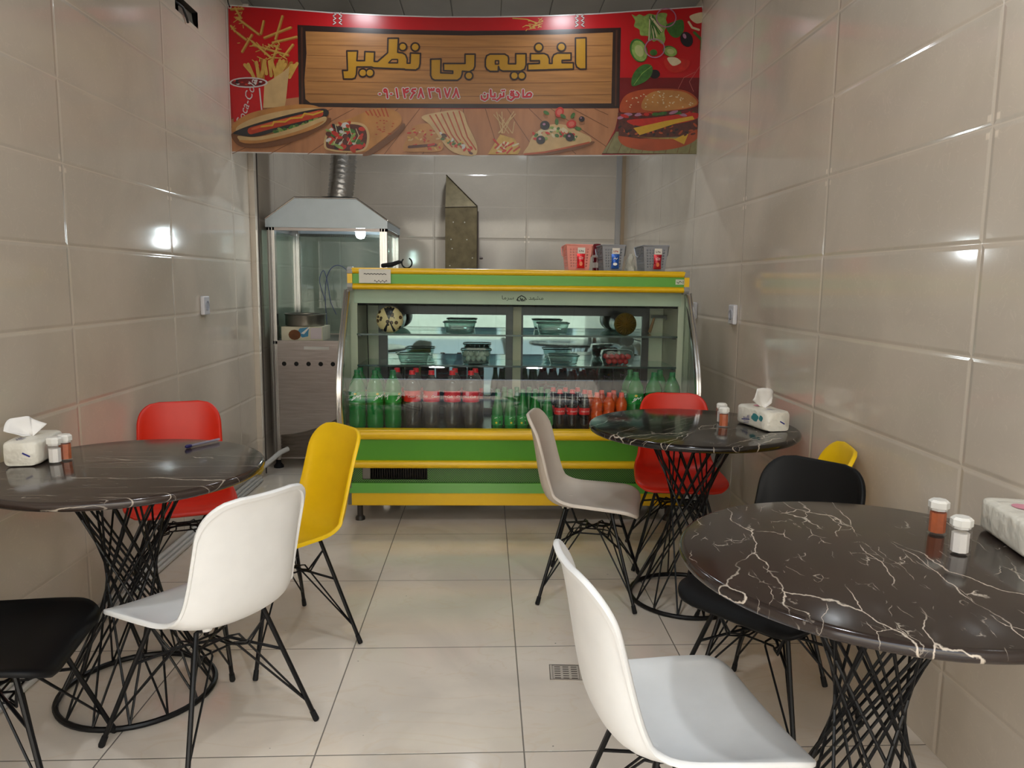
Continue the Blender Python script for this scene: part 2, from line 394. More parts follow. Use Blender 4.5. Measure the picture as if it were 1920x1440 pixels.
CHAIRS = [
    (m_white, (-.782, 2.055), (-.816, .577), 'white shell chair seen from behind, pushed up to the left table'),
    (m_yellow, (-.735, 2.635), (-.76, -.65), 'whole yellow shell chair by the left table, in front of the fridge corner'),
    (m_red, (-1.262, 3.10), (.36, -.933), 'red shell chair against the left wall behind the left table'),
    (m_black, (-1.222, 1.82), (.985, .17), 'black shell chair cut off by the left edge, near the left table'),
    (m_grey, (.458, 3.09), (.974, -.228), 'warm grey shell chair side-on, in front of the display fridge'),
    (m_red, (.915, 3.46), (-.11, -.99), 'red shell chair behind the far right table, by the fridge'),
    (m_yellow, (.975, 2.535), (-.97, .22), 'yellow shell chair of which only the back top shows, against the right wall'),
    (m_black, (.84, 2.10), (-.766, -.643), 'black shell chair tucked under the near right table'),
    (m_white, (.430, 1.475), (.99, .14), 'largest white shell chair, in the foreground at the near right table')]
for i, (mm, c, f, lb) in enumerate(CHAIRS):
    o = chair0 if i == 0 else copy_tree(chair0, None, {'seat_shell': mm, 'mount_pad': mm})
    o.location = (c[0], c[1], 0); o.rotation_euler = (0, 0, face_to(*f)); tag(o, lb, 'chair', 'shell chairs round the tables')

# ------------------------------------------------------------------ marble topped wire tables
def marble(name, rot, seed, base=(33, 27, 25), amount=1.0, st_=.36, wp_=1.0, sc_=1.0):
    m = bpy.data.materials.new(name); m.use_nodes = True; n, l = m.node_tree.nodes, m.node_tree.links; p = n['Principled BSDF']
    tcx = n.new('ShaderNodeTexCoord'); mp = n.new('ShaderNodeMapping'); mp.inputs['Rotation'].default_value = (0, 0, rot); mp.inputs['Location'].default_value = (seed, seed*.37, 0)
    l.new(tcx.outputs['Object'], mp.inputs[0])
    def layer(scale, stretch, warp, width, mscale, m0, m1, wscale=6):
        scale *= sc_; st = n.new('ShaderNodeMapping'); st.inputs['Scale'].default_value = (scale*stretch, scale, scale*.6); l.new(mp.outputs[0], st.inputs[0])
        nz = n.new('ShaderNodeTexNoise'); nz.inputs['Scale'].default_value = wscale; nz.inputs['Detail'].default_value = 6; l.new(mp.outputs[0], nz.inputs['Vector'])
        vm = n.new('ShaderNodeVectorMath'); vm.operation = 'MULTIPLY_ADD'; vm.inputs[1].default_value = (warp,)*3
        l.new(nz.outputs['Color'], vm.inputs[0]); l.new(st.outputs[0], vm.inputs[2])
        vo = n.new('ShaderNodeTexVoronoi'); vo.feature = 'DISTANCE_TO_EDGE'; vo.inputs['Scale'].default_value = 1; l.new(vm.outputs[0], vo.inputs['Vector'])
        r = n.new('ShaderNodeMapRange'); r.inputs['From Min'].default_value = width*.35; r.inputs['From Max'].default_value = width; r.inputs['To Min'].default_value = 1; r.inputs['To Max'].default_value = 0; l.new(vo.outputs['Distance'], r.inputs[0])
        nm = n.new('ShaderNodeTexNoise'); nm.inputs['Scale'].default_value = mscale; nm.inputs['Detail'].default_value = 4; l.new(mp.outputs[0], nm.inputs['Vector'])
        r2 = n.new('ShaderNodeMapRange'); r2.inputs['From Min'].default_value = m0; r2.inputs['From Max'].default_value = m1; l.new(nm.outputs[0], r2.inputs[0])
        mu = n.new('ShaderNodeMath'); mu.operation = 'MULTIPLY'; mu.use_clamp = True; l.new(r.outputs[0], mu.inputs[0]); l.new(r2.outputs[0], mu.inputs[1])
        return mu.outputs[0]
    a = layer(7, st_, .75*wp_, .010, 4, .43, .56); b_ = layer(15, st_*1.1, 1.0*wp_, .012, 9, .53, .64, 10); c = layer(26, st_*1.1, 1.2*wp_, .02, 14, .56, .66, 14)
    mx = n.new('ShaderNodeMath'); mx.operation = 'MAXIMUM'; l.new(a, mx.inputs[0]); l.new(b_, mx.inputs[1])
    m3 = n.new('ShaderNodeMath'); m3.operation = 'MULTIPLY'; m3.inputs[1].default_value = .7; l.new(c, m3.inputs[0])
    m2 = n.new('ShaderNodeMath'); m2.operation = 'MAXIMUM'; l.new(mx.outputs[0], m2.inputs[0]); l.new(m3.outputs[0], m2.inputs[1])
    ma = n.new('ShaderNodeMath'); ma.operation = 'MULTIPLY'; ma.inputs[1].default_value = amount; l.new(m2.outputs[0], ma.inputs[0])
    q = n.new('ShaderNodeMix'); q.data_type = 'RGBA'; q.inputs[6].default_value = (*lin(base), 1); q.inputs[7].default_value = (*lin((205, 192, 176)), 1)
    l.new(ma.outputs[0], q.inputs[0]); l.new(q.outputs[2], p.inputs['Base Color'])
    p.inputs['Roughness'].default_value = .12
    return m
TOPZ, TT = .735, .026
def table(c, R, label, mm, turn, nrod=14):
    t = thing('wire_table', (c[0], c[1], 0), label, 'table', turn, 'round marble-topped tables')
    e = .006; pr = [(.001, TOPZ-TT), (R-.012, TOPZ-TT)]
    for k in range(9):
        a = -pi/2 + pi*k/8; pr.append((R-.013+.013*cos(a), TOPZ-TT/2+(TT/2)*sin(a)))
    pr.append((.001, TOPZ))
    MB().lathe(pr, 96).build('tabletop', mm, t, sharp=50)
    r0, r1, z1 = .185, .228, TOPZ-TT-.008
    ring = lambda r, z: [(r*cos(2*pi*k/48), r*sin(2*pi*k/48), z) for k in range(48)]
    MB().tube(ring(r1, .009), .009, 8, closed=True).build('base_ring', m_wire, t)
    MB().tube(ring(r0, z1), .007, 8, closed=True).build('top_ring', m_wire, t)
    rods = {}
    for s in (-1, 1):
        tw = radians(140)*s
        for k in range(nrod):
            a = 2*pi*k/nrod
            if s not in rods:
                o = MB().tube([(r0*cos(tw), r0*sin(tw), z1), (r1, 0, .012)], .0036, 6).build('twisted_rod', m_wire, t); rods[s] = o
            else:
                o = rods[s].copy(); COL.objects.link(o); o.rotation_euler = (0, 0, a)
    return t
table((-1.097, 2.29), .405, 'round dark marble table by the left wall with a pen on it', marble('marble_left', .06, 3.1, (56, 46, 41), .75, .09, .4, 1.7), .1)
table((.845, 3.005), .42, 'far right round dark marble table in front of the fridge', marble('marble_far', -.55, 7.7, (24, 20, 19), .7, .2, .7), .3)
table((.842, 1.51), .42, 'near right round dark marble table, largest in view', marble('marble_near', -1.40, 5.3, (48, 39, 35), .95, .30, .8), .0)

# ------------------------------------------------------------------ shakers, tissue packs, pen
m_clear = clear_mat('clear_plastic', (251, 251, 252), .01, .03, 1.45)
m_lid = mat('white_lid', (238, 236, 230), .35)
m_salt, m_spice = mat('salt', (240, 236, 230), .9), mat('red_spice', (190, 98, 54), .9, noise=.12, nscale=90)
def shaker(x, y, fill, lb, rz=.2):
    t = thing('shaker', (x, y, TOPZ+.0005), lb, 'shaker', rz, 'salt and spice shakers')
    MB().lathe([(.0215, 0), (.0215, .062)], 8, smooth=False).build('jar', m_clear, t)
    f = MB().lathe([(.0175, .004), (.0175, .046 if fill is m_salt else .051)], 8, smooth=False).build('contents', fill, t)
    f['label'] = 'white salt' if fill is m_salt else 'red-brown ground spice'
    MB().lathe([(.0185, .056), (.0185, .062), (.0225, .062), (.0225, .076), (.017, .081), (.001, .0815)], 8, smooth=False).build('lid', m_lid, t)
q = at(104, 873, 2.0)
def on_top(px, py, z=TOPZ):
    d = V_F + V_R*((px-960)/F_PX) - V_U*((py-720)/F_PX); k = (z-EYE)/d.z
    return d.x*k, d.y*k
for (px, py), f, lb in (((104, 868), m_salt, 'salt shaker in front on the left table, beside the tissues'), ((123, 862), m_spice, 'red spice shaker half behind the salt on the left table'),
                        ((1356, 800), m_spice, 'red spice shaker in front on the far right table'), ((1352, 792), m_salt, 'salt shaker mostly hidden behind the spice on the far right table'),
                        ((1756, 1000), m_spice, 'red spice shaker on the near right table'), ((1798, 1037), m_salt, 'salt shaker in front of the spice on the near right table')):
    x, y = on_top(px, py); shaker(x, y, f, lb)
m_wrap = mat('tissue_wrap', (232, 228, 216), .32, noise=.03, bump=.55, bscale=34); m_tis = mat('tissue_paper', (240, 238, 236), .9, bump=.15, bscale=60)
m_teal, m_navy, m_pink = mat('teal_print', (58, 134, 140), .4), mat('navy_print', (48, 52, 130), .4), mat('pink_print', (226, 150, 170), .4)
def pillow(L, Wd, H):
    """soft pack: rounded box slightly puffed"""
    b = MB(); n = 14; m_ = 10
    def pt(u, v, wv): return (u, v, wv)
    rings = []
    for i in range(n+1):
        s = -1+2*i/n; k = (1-abs(s)**9)**.35 if abs(s) < 1 else 0; k = .86+.14*k
        ring = []
        for j in range(28):
            a = 2*pi*j/28; ca, sa = cos(a), sin(a); e = .30
            xx = abs(ca)**e*(1 if ca > 0 else -1); zz = abs(sa)**e*(1 if sa > 0 else -1)
            wob = 1+.012*sin(5*s+3*a)
            ring.append((s*L/2, xx*Wd/2*k*wob, H/2 + zz*H/2*(k if zz > 0 else 1-(1-k)*.3)*(wob if zz > 0 else 1)))
        rings.append(ring)
    vs = [p for r in rings for p in r]; N = 28
    b.add(vs, [(i*N+j, i*N+(j+1) % N, (i+1)*N+(j+1) % N, (i+1)*N+j) for i in range(n) for j in range(N)], 0, True)
    b.add(rings[0], [tuple(range(N))[::-1]]); b.add(rings[-1], [tuple(range(N))])
    return b
def ribbon(b, pts, wd, nrm, mi=0):
    """flat brush stroke through 3D points, lying across nrm"""
    P = [Vector(p) for p in pts]; nrm = Vector(nrm)
    for a, c in zip(P, P[1:]):
        d = (c-a).normalized(); s = d.cross(nrm)*wd/2; e = d*wd*.3
        b.quad(a-s-e, a+s-e, c+s+e, c-s+e, mi)
def sheet_puff(pts, thick_scale, centre, fold):
    b = MB(); return b
def tissue_pack(x, y, rz, lb, L=.2, Wd=.10, H=.072, leaf=None, prints=True):
    t = thing('tissue_pack', (x, y, TOPZ+.001), lb, 'tissue pack', rz, 'soft tissue packs')
    pillow(L, Wd, H).build('wrapper', m_wrap, t, sharp=70)
    if prints:
        b = MB(); rr = random.Random(5)
        for sy in (-1, 1):
            yy = sy*(Wd/2*1.006)
            for cx, cz, rx, rz_ in ((-.035*sy, .045, .026, .016), (-.078*sy, .048, .014, .012)):
                ring = [(cx+rx*cos(a*.5236)*(1+.2*sin(a*2.1)), yy, cz+rz_*sin(a*.5236)) for a in range(12)]
                b.add(ring, [tuple(range(12))], 0)
            for k in range(5): ribbon(b, [(.012*sy*1+(k*.009)*sy, yy*1.003, .030-.002*k), (.010*sy+(k*.009)*sy, yy*1.003, .046-.003*k)], .0042, (0, sy, 0), 1)
            ribbon(b, [(.004*sy, yy*1.003, .030), (.062*sy, yy*1.003, .022)], .004, (0, sy, 0), 1)
            for k in range(2): ribbon(b, [(.008*sy, yy*1.003, .021-.006*k), (.046*sy, yy*1.003, .017-.006*k)], .002, (0, sy, 0), 1)
        b.build('side_print', [m_teal, m_navy], t)
    b = MB()
    for k in range(9): ribbon(b, [(.04+.0045*k, -.022+.004*(k % 3), H+.0016), (.05+.0045*k, -.012+.006*((k*2) % 4), H+.0016)], .0022, (0, 0, 1), 0)
    b2 = MB(); ring = [(-.03+.024*cos(a*.5236), .0+.022*sin(a*.5236), H+.0013) for a in range(12)]; b2.add(ring, [tuple(range(12))], 0)
    b.build('top_print', m_navy, t)
    if not leaf or prints: b2.build('top_emblem', m_pink, t)
    b = MB(); ribbon(b, [(L/2+.0012, .008, .040), (L/2+.0012, .026, .030)], .005, (1, 0, 0)); b.build('end_mark', m_navy, t)
    if leaf:
        outline, n1 = leaf, 9                                   # a pulled-up tissue: a pleated fan with thickness
        b = MB(); rows = []
        for i in range(7):
            tt = i/6; row = []
            for j in range(25):
                s = j/24; k = s*(len(outline)-1); a = int(min(k, len(outline)-2)); f = k-a
                top = [outline[a][q]*(1-f)+outline[a+1][q]*f for q in range(3)]
                ft = (-.012+.024*s, 0, H-.004)
                fold = .012*sin(s*13)*tt*(1-.3*tt)
                row.append((ft[0]*(1-tt)+top[0]*tt, ft[1]*(1-tt)+top[1]*tt+fold, ft[2]*(1-tt)+top[2]*tt))
            rows.append(row)
        vs = [p for r in rows for p in r]
        b.add(vs, [(i*25+j, i*25+j+1, (i+1)*25+j+1, (i+1)*25+j) for i in range(6) for j in range(24)], 0, True)
        o = b.build('tissue_leaf', m_tis, t); so = o.modifiers.new('thickness', 'SOLIDIFY'); so.thickness = .001
    return t
leafA = [(.02, -.062, .112), (.03, -.066, .135), (.02, -.04, .158), (.012, -.01, .160), (.0, .02, .156), (-.01, .048, .138), (-.012, .060, .122), (0, .035, .095)]
tissue_pack(1.125, 2.98, radians(-78.5), 'tissue pack with teal print on the far right table', L=.225, Wd=.112, H=.08, leaf=leafA)
leafB = [(.04, -.012, .080), (.06, -.062, .100), (.03, -.046, .134), (.005, -.02, .138), (-.01, .0, .130), (-.02, .03, .108)]
tissue_pack(-1.412, 2.365, radians(-81.4), 'plain white tissue pack on the left table with a tissue pulled up', L=.2, Wd=.102, H=.076, leaf=leafB, prints=False)
tissue_pack(1.206, 1.578, radians(-101.5), 'tissue pack cut off by the right edge on the near right table', L=.24, Wd=.108, H=.078, prints=False)
x, y = on_top(376, 836); x2, y2 = on_top(402, 829); x1, y1 = on_top(350, 841)
t = thing('pen', (x1, y1, TOPZ+.0065), 'blue capped clear ballpoint pen lying on the left table', 'pen', atan2(y2-y1, x2-x1))
MB().lathe([(.0045, .012), (.0045, .14)], 8, ax='x').build('barrel', clear_mat('pen_clear', (210, 205, 225), .35, .05, 1.45), t)
MB().lathe([(.0022, .012), (.0022, .13)], 6, ax='x').build('ink_tube', mat('pen_ink', (30, 22, 60), .4), t)
MB().lathe([(.004, -.004), (.0062, 0), (.0062, .016), (.004, .02)], 10, ax='x').build('end_cap', mat('pen_cap', (28, 26, 90), .35), t)

# ------------------------------------------------------------------ the display fridge
FX0, FX1 = -.745, 1.10
m_fy = mat('fridge_yellow', (236, 190, 22), .28, noise=.03, nscale=6); m_fg = mat('fridge_green', (90, 164, 54), .38, noise=.04, nscale=3)
m_cream = mat('fridge_cream', (196, 198, 178), .4); m_chrome = mat('polished_steel', (228, 226, 224), .24, 1); m_dark = mat('deck_black', (26, 26, 28), .25)
m_frame = mat('door_frame_black', (20, 24, 28), .3); m_capg = mat('corner_plastic', (150, 150, 146), .4)
m_glass = clear_mat('curved_glass', (244, 252, 249), .0, .0, 1.52, 1.1)
m_shelf = clear_mat('shelf_glass', (206, 230, 224), .03, .0, 1.5); m_gedge = mat('glass_edge', (30, 56, 52), .15)
fr = thing('display_fridge', (0, 4.1, 0), 'yellow and green curved-glass display fridge across the back of the shop', 'display fridge')
def P(b, *a, **k): return b.build(*a, **k)
fy = 4.1
def Yl(y): return y-fy
# light box along the top
b = MB(); a0, a1 = FX0+.012, FX1-.012
def rail(b, x0, x1, y, z0, z1, d, mi=0):                # half-round nosing
    pr = [(y+d, z0), (y+d*.2, z0), (y, z0+(z1-z0)*.2), (y-.004, (z0+z1)/2), (y, z1-(z1-z0)*.2), (y+d*.2, z1), (y+d, z1)]
    n = len(pr); vs = [(x0, p[0], p[1]) for p in pr]+[(x1, p[0], p[1]) for p in pr]
    b.add(vs, [(i, i+1, n+i+1, n+i) for i in range(n-1)], mi, True); b.add(vs[:n], [tuple(range(n))], mi); b.add(vs[n:], [tuple(range(n))], mi)
rail(b, a0+.02, a1-.02, Yl(4.05), 1.342, 1.374, .05); P(b, 'top_rail', m_fy, fr, sharp=50)
b = MB(); rail(b, a0+.02, a1-.02, Yl(4.05), 1.259, 1.291, .05); P(b, 'lower_rail', m_fy, fr, sharp=50)
P(MB().box(a0+.02, a1-.02, Yl(4.062), Yl(4.10), 1.29, 1.343), 'green_band', m_fg, fr)
P(MB().box(a0+.01, a1-.01, Yl(4.09), Yl(4.62), 1.262, 1.368), 'top_box', m_cream, fr, bevel=.004)
for x in (a0, a1-.022):
    P(MB().prism([(Yl(4.062), 1.253), (Yl(4.046), 1.27), (Yl(4.046), 1.292), (Yl(4.10), 1.292), (Yl(4.10), 1.253)], x-.004, x+.026, 'x').prism([(Yl(4.062), 1.378), (Yl(4.046), 1.362), (Yl(4.046), 1.342), (Yl(4.10), 1.342), (Yl(4.10), 1.378)], x-.004, x+.026, 'x'), 'corner_cap', m_capg, fr, bevel=.003)
    P(MB().box(x-.002, x+.024, Yl(4.05), Yl(4.1), 1.292, 1.342), 'end_cap', m_fy, fr)
# curved front glass and the bright steel arcs that carry it
CURVE = [(4.065, 1.255), (4.03, 1.20), (3.975, 1.12), (3.91, 1.02), (3.855, .92), (3.815, .83), (3.795, .74), (3.795, .66), (3.815, .58), (3.832, .545)]
ts = list(range(len(CURVE)))
CV = [(smooth_interp(ts, [c[0] for c in CURVE], k*9/40), smooth_interp(ts, [c[1] for c in CURVE], k*9/40)) for k in range(41)]
b = MB(); n = len(CV)
vs = [(FX0+.02, Yl(y), z) for y, z in CV]+[(FX1-.02, Yl(y), z) for y, z in CV]
b.add(vs, [(i, i+1, n+i+1, n+i) for i in range(n-1)], 0, True); P(b, 'curved_glass', m_glass, fr, sharp=180)
for x0, x1 in ((FX0-.012, FX0+.022), (FX1-.022, FX1+.012)):
    b = MB(); vs = []
    prof = [(x0, 0), (x0+.004, -.008), (x0+.009, -.004), (x0+.013, -.009), (x0+.019, -.009), (x0+.023, -.004), (x0+.028, -.008), (x1, 0), (x1, .022), (x0, .022)]
    m_ = len(prof)
    for i, (y, z) in enumerate(CV):
        ya, za = CV[max(i-1, 0)]; yb, zb = CV[min(i+1, n-1)]; q = math.hypot(yb-ya, zb-za); ny, nz = -(za-zb)/q, -(yb-ya)/q      # rearward normal
        if ny < 0: ny, nz = -ny, -nz
        vs += [(px_, Yl(y)+ny*d, z+nz*d) for px_, d in prof]
    b.add(vs, [(i*m_+j, i*m_+(j+1) % m_, (i+1)*m_+(j+1) % m_, (i+1)*m_+j) for i in range(n-1) for j in range(m_)], 0, True)
    b.add(vs[:m_], [tuple(range(m_))]); b.add(vs[-m_:], [tuple(range(m_))]); P(b, 'steel_arc', m_chrome, fr, sharp=30)
    xa = (x0+x1)/2
    poly = [(Yl(y)+.024, z) for y, z in CV]+[(Yl(4.14), .54), (Yl(4.14), 1.255)]
    side = MB(); k = len(poly); side.prism(poly, xa-.003, xa+.003, 'x'); P(side, 'side_glass', clear_mat('side_glass', (214, 226, 214), .12, .02, 1.4), fr)
# header behind the glass with the maker's lettering, interior walls, back doors
P(MB().box(FX0+.03, FX1-.03, Yl(4.13), Yl(4.16), 1.185, 1.258), 'header_panel', mat('header_green_grey', (176, 188, 168), .4), fr)
P(MB().box(FX0+.03, FX1-.03, Yl(4.155), Yl(4.18), 1.172, 1.186), 'brush_strip', mat('brush_dark', (22, 26, 26), .9, bump=.5, bscale=200), fr)
ZB = .525
for x0, x1, xi in ((FX0, FX0+.045, FX0+.05), (FX1-.045, FX1, FX1-.05)):
    P(MB().box(x0+.004, x1, Yl(4.14), Yl(4.62), ZB, 1.26), 'side_wall', m_cream, fr)
P(MB().box(FX0+.045, -.62, Yl(4.47), Yl(4.62), ZB, 1.26).box(.965, FX1-.045, Yl(4.47), Yl(4.62), ZB, 1.26), 'rear_wall', m_cream, fr)
P(MB().box(.159, .207, Yl(4.43), Yl(4.50), ZB, 1.2), 'centre_post', mat('post_tan', (190, 184, 158), .4), fr)
m_mirror = mat('mirror_pane', (118, 132, 132), .03, 1)
for x0, x1, sl, sr in ((-.63, .159, .052, .042), (.207, .968, .012, .042)):
    d = P(MB().box(x0, x0+sl, Yl(4.45), Yl(4.48), ZB, 1.19).box(x1-sr, x1, Yl(4.45), Yl(4.48), ZB, 1.19).box(x0+sl, x1-sr, Yl(4.45), Yl(4.48), 1.115, 1.19).box(x0+sl, x1-sr, Yl(4.45), Yl(4.48), ZB, .56), 'sliding_door', m_frame, fr)
    P(MB().box(x0+sl, x1-sr, Yl(4.462), Yl(4.468), .56, 1.115), 'mirror_pane', m_mirror, d)
P(MB().box(FX0+.02, FX1-.02, Yl(3.86), Yl(4.6), ZB-.02, ZB), 'deck', m_dark, fr)
for z in (1.021, .851):
    s_ = P(MB().box(FX0+.05, FX1-.05, Yl(4.128), Yl(4.445), z-.008, z-.0005), 'glass_shelf', m_shelf, fr)
    P(MB().box(FX0+.045, FX1-.045, Yl(4.118), Yl(4.128), z-.0095, z+.0005), 'shelf_edge', m_gedge, s_)
    for x in (FX0+.047, FX1-.063): P(MB().box(x, x+.016, Yl(4.14), Yl(4.42), z-.018, z-.009), 'bracket', m_frame, s_)
P(MB().tube([(FX0+.058, Yl(4.40), 1.185), (FX0+.056, Yl(4.41), 1.05), (FX0+.06, Yl(4.40), .95), (FX0+.066, Yl(4.37), .87), (FX0+.062, Yl(4.38), .7)], .003, 6), 'lamp_wire', m_cap, fr)
# lower front
b = MB(); rail(b, FX0+.006, FX1-.006, Yl(3.815), .495, .548, .06); P(b, 'bumper_rail', m_fy, fr, sharp=50)
P(MB().prism([(Yl(3.84), .497), (Yl(3.90), .366), (Yl(4.0), .366), (Yl(4.0), .497)], FX0+.012, FX1-.012, 'x'), 'green_panel', m_fg, fr)
b = MB(); rail(b, FX0+.008, FX1-.008, Yl(3.885), .328, .37, .05); P(b, 'lower_bumper_rail', m_fy, fr, sharp=50)
mp = bpy.data.materials.new('perforated_green'); mp.use_nodes = True; nn, ll = mp.node_tree.nodes, mp.node_tree.links; pb = nn['Principled BSDF']
tcx = nn.new('ShaderNodeTexCoord'); s1 = nn.new('ShaderNodeSeparateXYZ'); ll.new(tcx.outputs['Object'], s1.inputs[0])
def mth(op, a, b_=None):
    q_ = nn.new('ShaderNodeMath'); q_.operation = op
    for i, x_ in enumerate((a, b_)):
        if x_ is None: continue
        if isinstance(x_, (int, float)): q_.inputs[i].default_value = x_
        else: ll.new(x_, q_.inputs[i])
    return q_.outputs[0]
def dots(ox, oz, pitch=.0125):
    u = mth('SUBTRACT', mth('FRACT', mth('DIVIDE', mth('ADD', s1.outputs['X'], ox+5), pitch)), .5); v = mth('SUBTRACT', mth('FRACT', mth('DIVIDE', mth('ADD', s1.outputs['Z'], oz+5), pitch)), .5)
    return mth('LESS_THAN', mth('ADD', mth('MULTIPLY', u, u), mth('MULTIPLY', v, v)), .085)
dd = mth('MAXIMUM', dots(0, 0), dots(.00625, .00625))
qm = nn.new('ShaderNodeMix'); qm.data_type = 'RGBA'; qm.inputs[6].default_value = (*lin((96, 166, 62)), 1); qm.inputs[7].default_value = (*lin((22, 34, 14)), 1); ll.new(dd, qm.inputs[0]); ll.new(qm.outputs[2], pb.inputs['Base Color']); pb.inputs['Roughness'].default_value = .4
cx0, cx1 = -.66, -.31                                   # cut-out where the condenser shows
P(MB().box(FX0+.012, cx0, Yl(3.985), Yl(3.99), .226, .33).box(cx1, FX1-.012, Yl(3.985), Yl(3.99), .226, .33).box(cx0, cx1, Yl(3.985), Yl(3.99), .226, .243).box(cx0, cx1, Yl(3.985), Yl(3.99), .318, .33), 'perforated_panel', mp, fr)
b = MB().box(cx0-.01, cx1+.01, Yl(4.06), Yl(4.065), .22, .34)
for k in range(28): b.box(cx0+k*.0127, cx0+k*.0127+.004, Yl(4.02), Yl(4.06), .24, .325, 1)
b.box(cx0-.002, cx0+.04, Yl(4.0), Yl(4.05), .232, .32, 2)
P(b, 'condenser', [mat('condenser_dark', (18, 15, 13), .6), mat('condenser_fin', (44, 36, 30), .5, .6), mat('condenser_end', (120, 116, 110), .4, .6)], fr)
P(MB().prism([(Yl(3.955), .176), (Yl(3.965), .228), (Yl(4.0), .228), (Yl(4.0), .176)], FX0+.012, FX1-.012, 'x'), 'lower_green_panel', m_fg, fr)
P(MB().box(FX0+.012, FX1-.012, Yl(3.965), Yl(4.0), .104, .178), 'kick_rail', m_fy, fr, bevel=.004)
P(MB().box(FX0+.02, FX1-.02, Yl(4.0), Yl(4.6), .11, .505), 'cabinet', mat('cabinet_dark', (40, 40, 40), .6), fr) if False else P(MB().box(FX0+.02, FX1-.02, Yl(4.07), Yl(4.6), .11, .505).box(FX0+.012, FX0+.03, Yl(3.96), Yl(4.6), .11, .505).box(FX1-.03, FX1-.012, Yl(3.96), Yl(4.6), .11, .505), 'cabinet', mat('cabinet_grey', (96, 98, 92), .5), fr)
for x in (FX0+.06, FX1-.08):
    for y in (4.05, 4.5):
        P(MB().lathe([(.016, .02), (.016, .12)], 12, (x, Yl(y), 0)).lathe([(.026, 0), (.026, .014), (.018, .024)], 14, (x, Yl(y), 0)), 'foot', mat('foot_dark', (52, 46, 40), .5), fr)
# lettering
def strokes(b, strks, wd, f, mi=0):
    """brush strokes: list of polylines in print coordinates, f maps (x, y) to 3D"""
    for s_ in strks:
        P2 = [Vector(p) for p in s_]
        for p in P2:
            b.add([f(p.x+wd/2*cos(a*pi/5), p.y+wd/2*sin(a*pi/5)) for a in range(10)], [tuple(range(10))], mi)
        for a, c in zip(P2, P2[1:]):
            if (c-a).length < 1e-6: continue
            d = (c-a).normalized(); s2 = Vector((-d.y, d.x))*wd/2
            b.add([f(*(a-s2)), f(*(a+s2)), f(*(c+s2)), f(*(c-s2))], [(0,1,2,3)], mi)
def text_verts(body, shear=0):
    c = bpy.data.curves.new('txt', 'FONT'); c.body = body; c.size = 1; c.shear = shear; c.align_x = 'CENTER'; c.align_y = 'CENTER'; c.resolution_u = 2
    o = bpy.data.objects.new('txt', c); COL.objects.link(o)
    dg = bpy.context.evaluated_depsgraph_get(); me = bpy.data.meshes.new_from_object(o.evaluated_get(dg))
    r = ([tuple(v.co) for v in me.vertices], [tuple(p.vertices) for p in me.polygons])
    bpy.data.objects.remove(o); bpy.data.meshes.remove(me); bpy.data.curves.remove(c); return r
def place_text(b, tv, size, f, mi=0): b.add([f(v[0]*size, v[1]*size) for v in tv[0]], tv[1], mi)
T_COKE = text_verts('Coca-Cola', .35)
m_ink = mat('black_ink', (22, 26, 24), .6)
def hdr(x, y): q_ = at(x, y, 4.128); return (q_.x, Yl(4.128), q_.z)
b = MB()
place_text(b, text_verts('ﺎﻣﺮﺳ'), .030, lambda x, y: (.118+x*1.15, Yl(4.128), 1.222+y)); place_text(b, text_verts('ﺪﻬﺸﻣ'), .030, lambda x, y: (.272+x*1.15, Yl(4.128), 1.222+y))
strokes(b, [[(-.025, -.012), (-.018, .002), (0, .013), (.018, .004), (.027, -.008)], [(-.02, -.006), (-.02, -.015), (-.008, -.015)], [(0, -.015), (.012, -.015)], [(.018, -.006), (.018, -.015)], [(-.006, 0), (-.002, -.012), (.004, -.004), (.010, -.011)]], .005, lambda x, y: (.192+x, Yl(4.1279), 1.222+y))
P(b, 'lettering', m_ink, fr)
b = MB(); b.box(-.672, -.505, Yl(4.043), Yl(4.046), 1.293, 1.366)
strokes(b, [[(k*.0085, .0), (k*.0085+.005, .002*(-1)**k)] for k in range(14)], .004, lambda x, y: (-.645+x, Yl(4.0425), 1.341+y), 1)
strokes(b, [[(k*.01, 0), (k*.01+.004, .006*(-1)**k), (k*.01+.007, 0)] for k in range(7)], .0026, lambda x, y: (-.592+x, Yl(4.0425), 1.303+y), 1)
P(b, 'paper_sticker', [mat('sticker_paper', (214, 212, 202), .5, noise=.05), m_ink], fr)
b = MB(); b.box(1.018, 1.066, Yl(4.058), Yl(4.062), 1.304, 1.332); strokes(b, [[(0, 0), (.008, -.007), (.016, .004), (.026, -.002)], [(.034, -.007), (.034, .006)]], .003, lambda x, y: (1.024+x, Yl(4.0575), 1.318+y), 1)
P(b, 'maker_badge', [mat('badge_pale', (196, 206, 186), .4), mat('badge_ink', (40, 66, 40), .5)], fr)

# ------------------------------------------------------------------ bottles in the fridge
m_gliq = clear_mat('green_bottle', (24, 140, 62), .6, .05, 1.45); m_gcap = mat('green_cap', (14, 110, 62), .35); m_glab = mat('green_label', (22, 138, 58), .35, noise=.1)
m_cola = mat('cola_dark', (30, 20, 20), .08, coat=.3); m_pet = clear_mat('clear_pet', (150, 142, 138), .12, .05, 1.45); m_rcap = mat('red_cap', (206, 22, 36), .35); m_rlab = mat('red_label', (206, 20, 32), .35)
m_or = mat('orange_drink', (206, 78, 26), .12, coat=.3, noise=.04); m_ocap = mat('orange_cap', (226, 62, 34), .35); m_orlab = mat('orange_label', (206, 66, 30), .4, noise=.15, nscale=60)
m_wprint, m_yprint = mat('white_print', (240, 240, 240), .4), mat('yellow_print', (226, 190, 30), .4)
def cyl(r, ang=0): return lambda x, y: (r*sin(x/r+ang), -r*cos(x/r+ang), y)
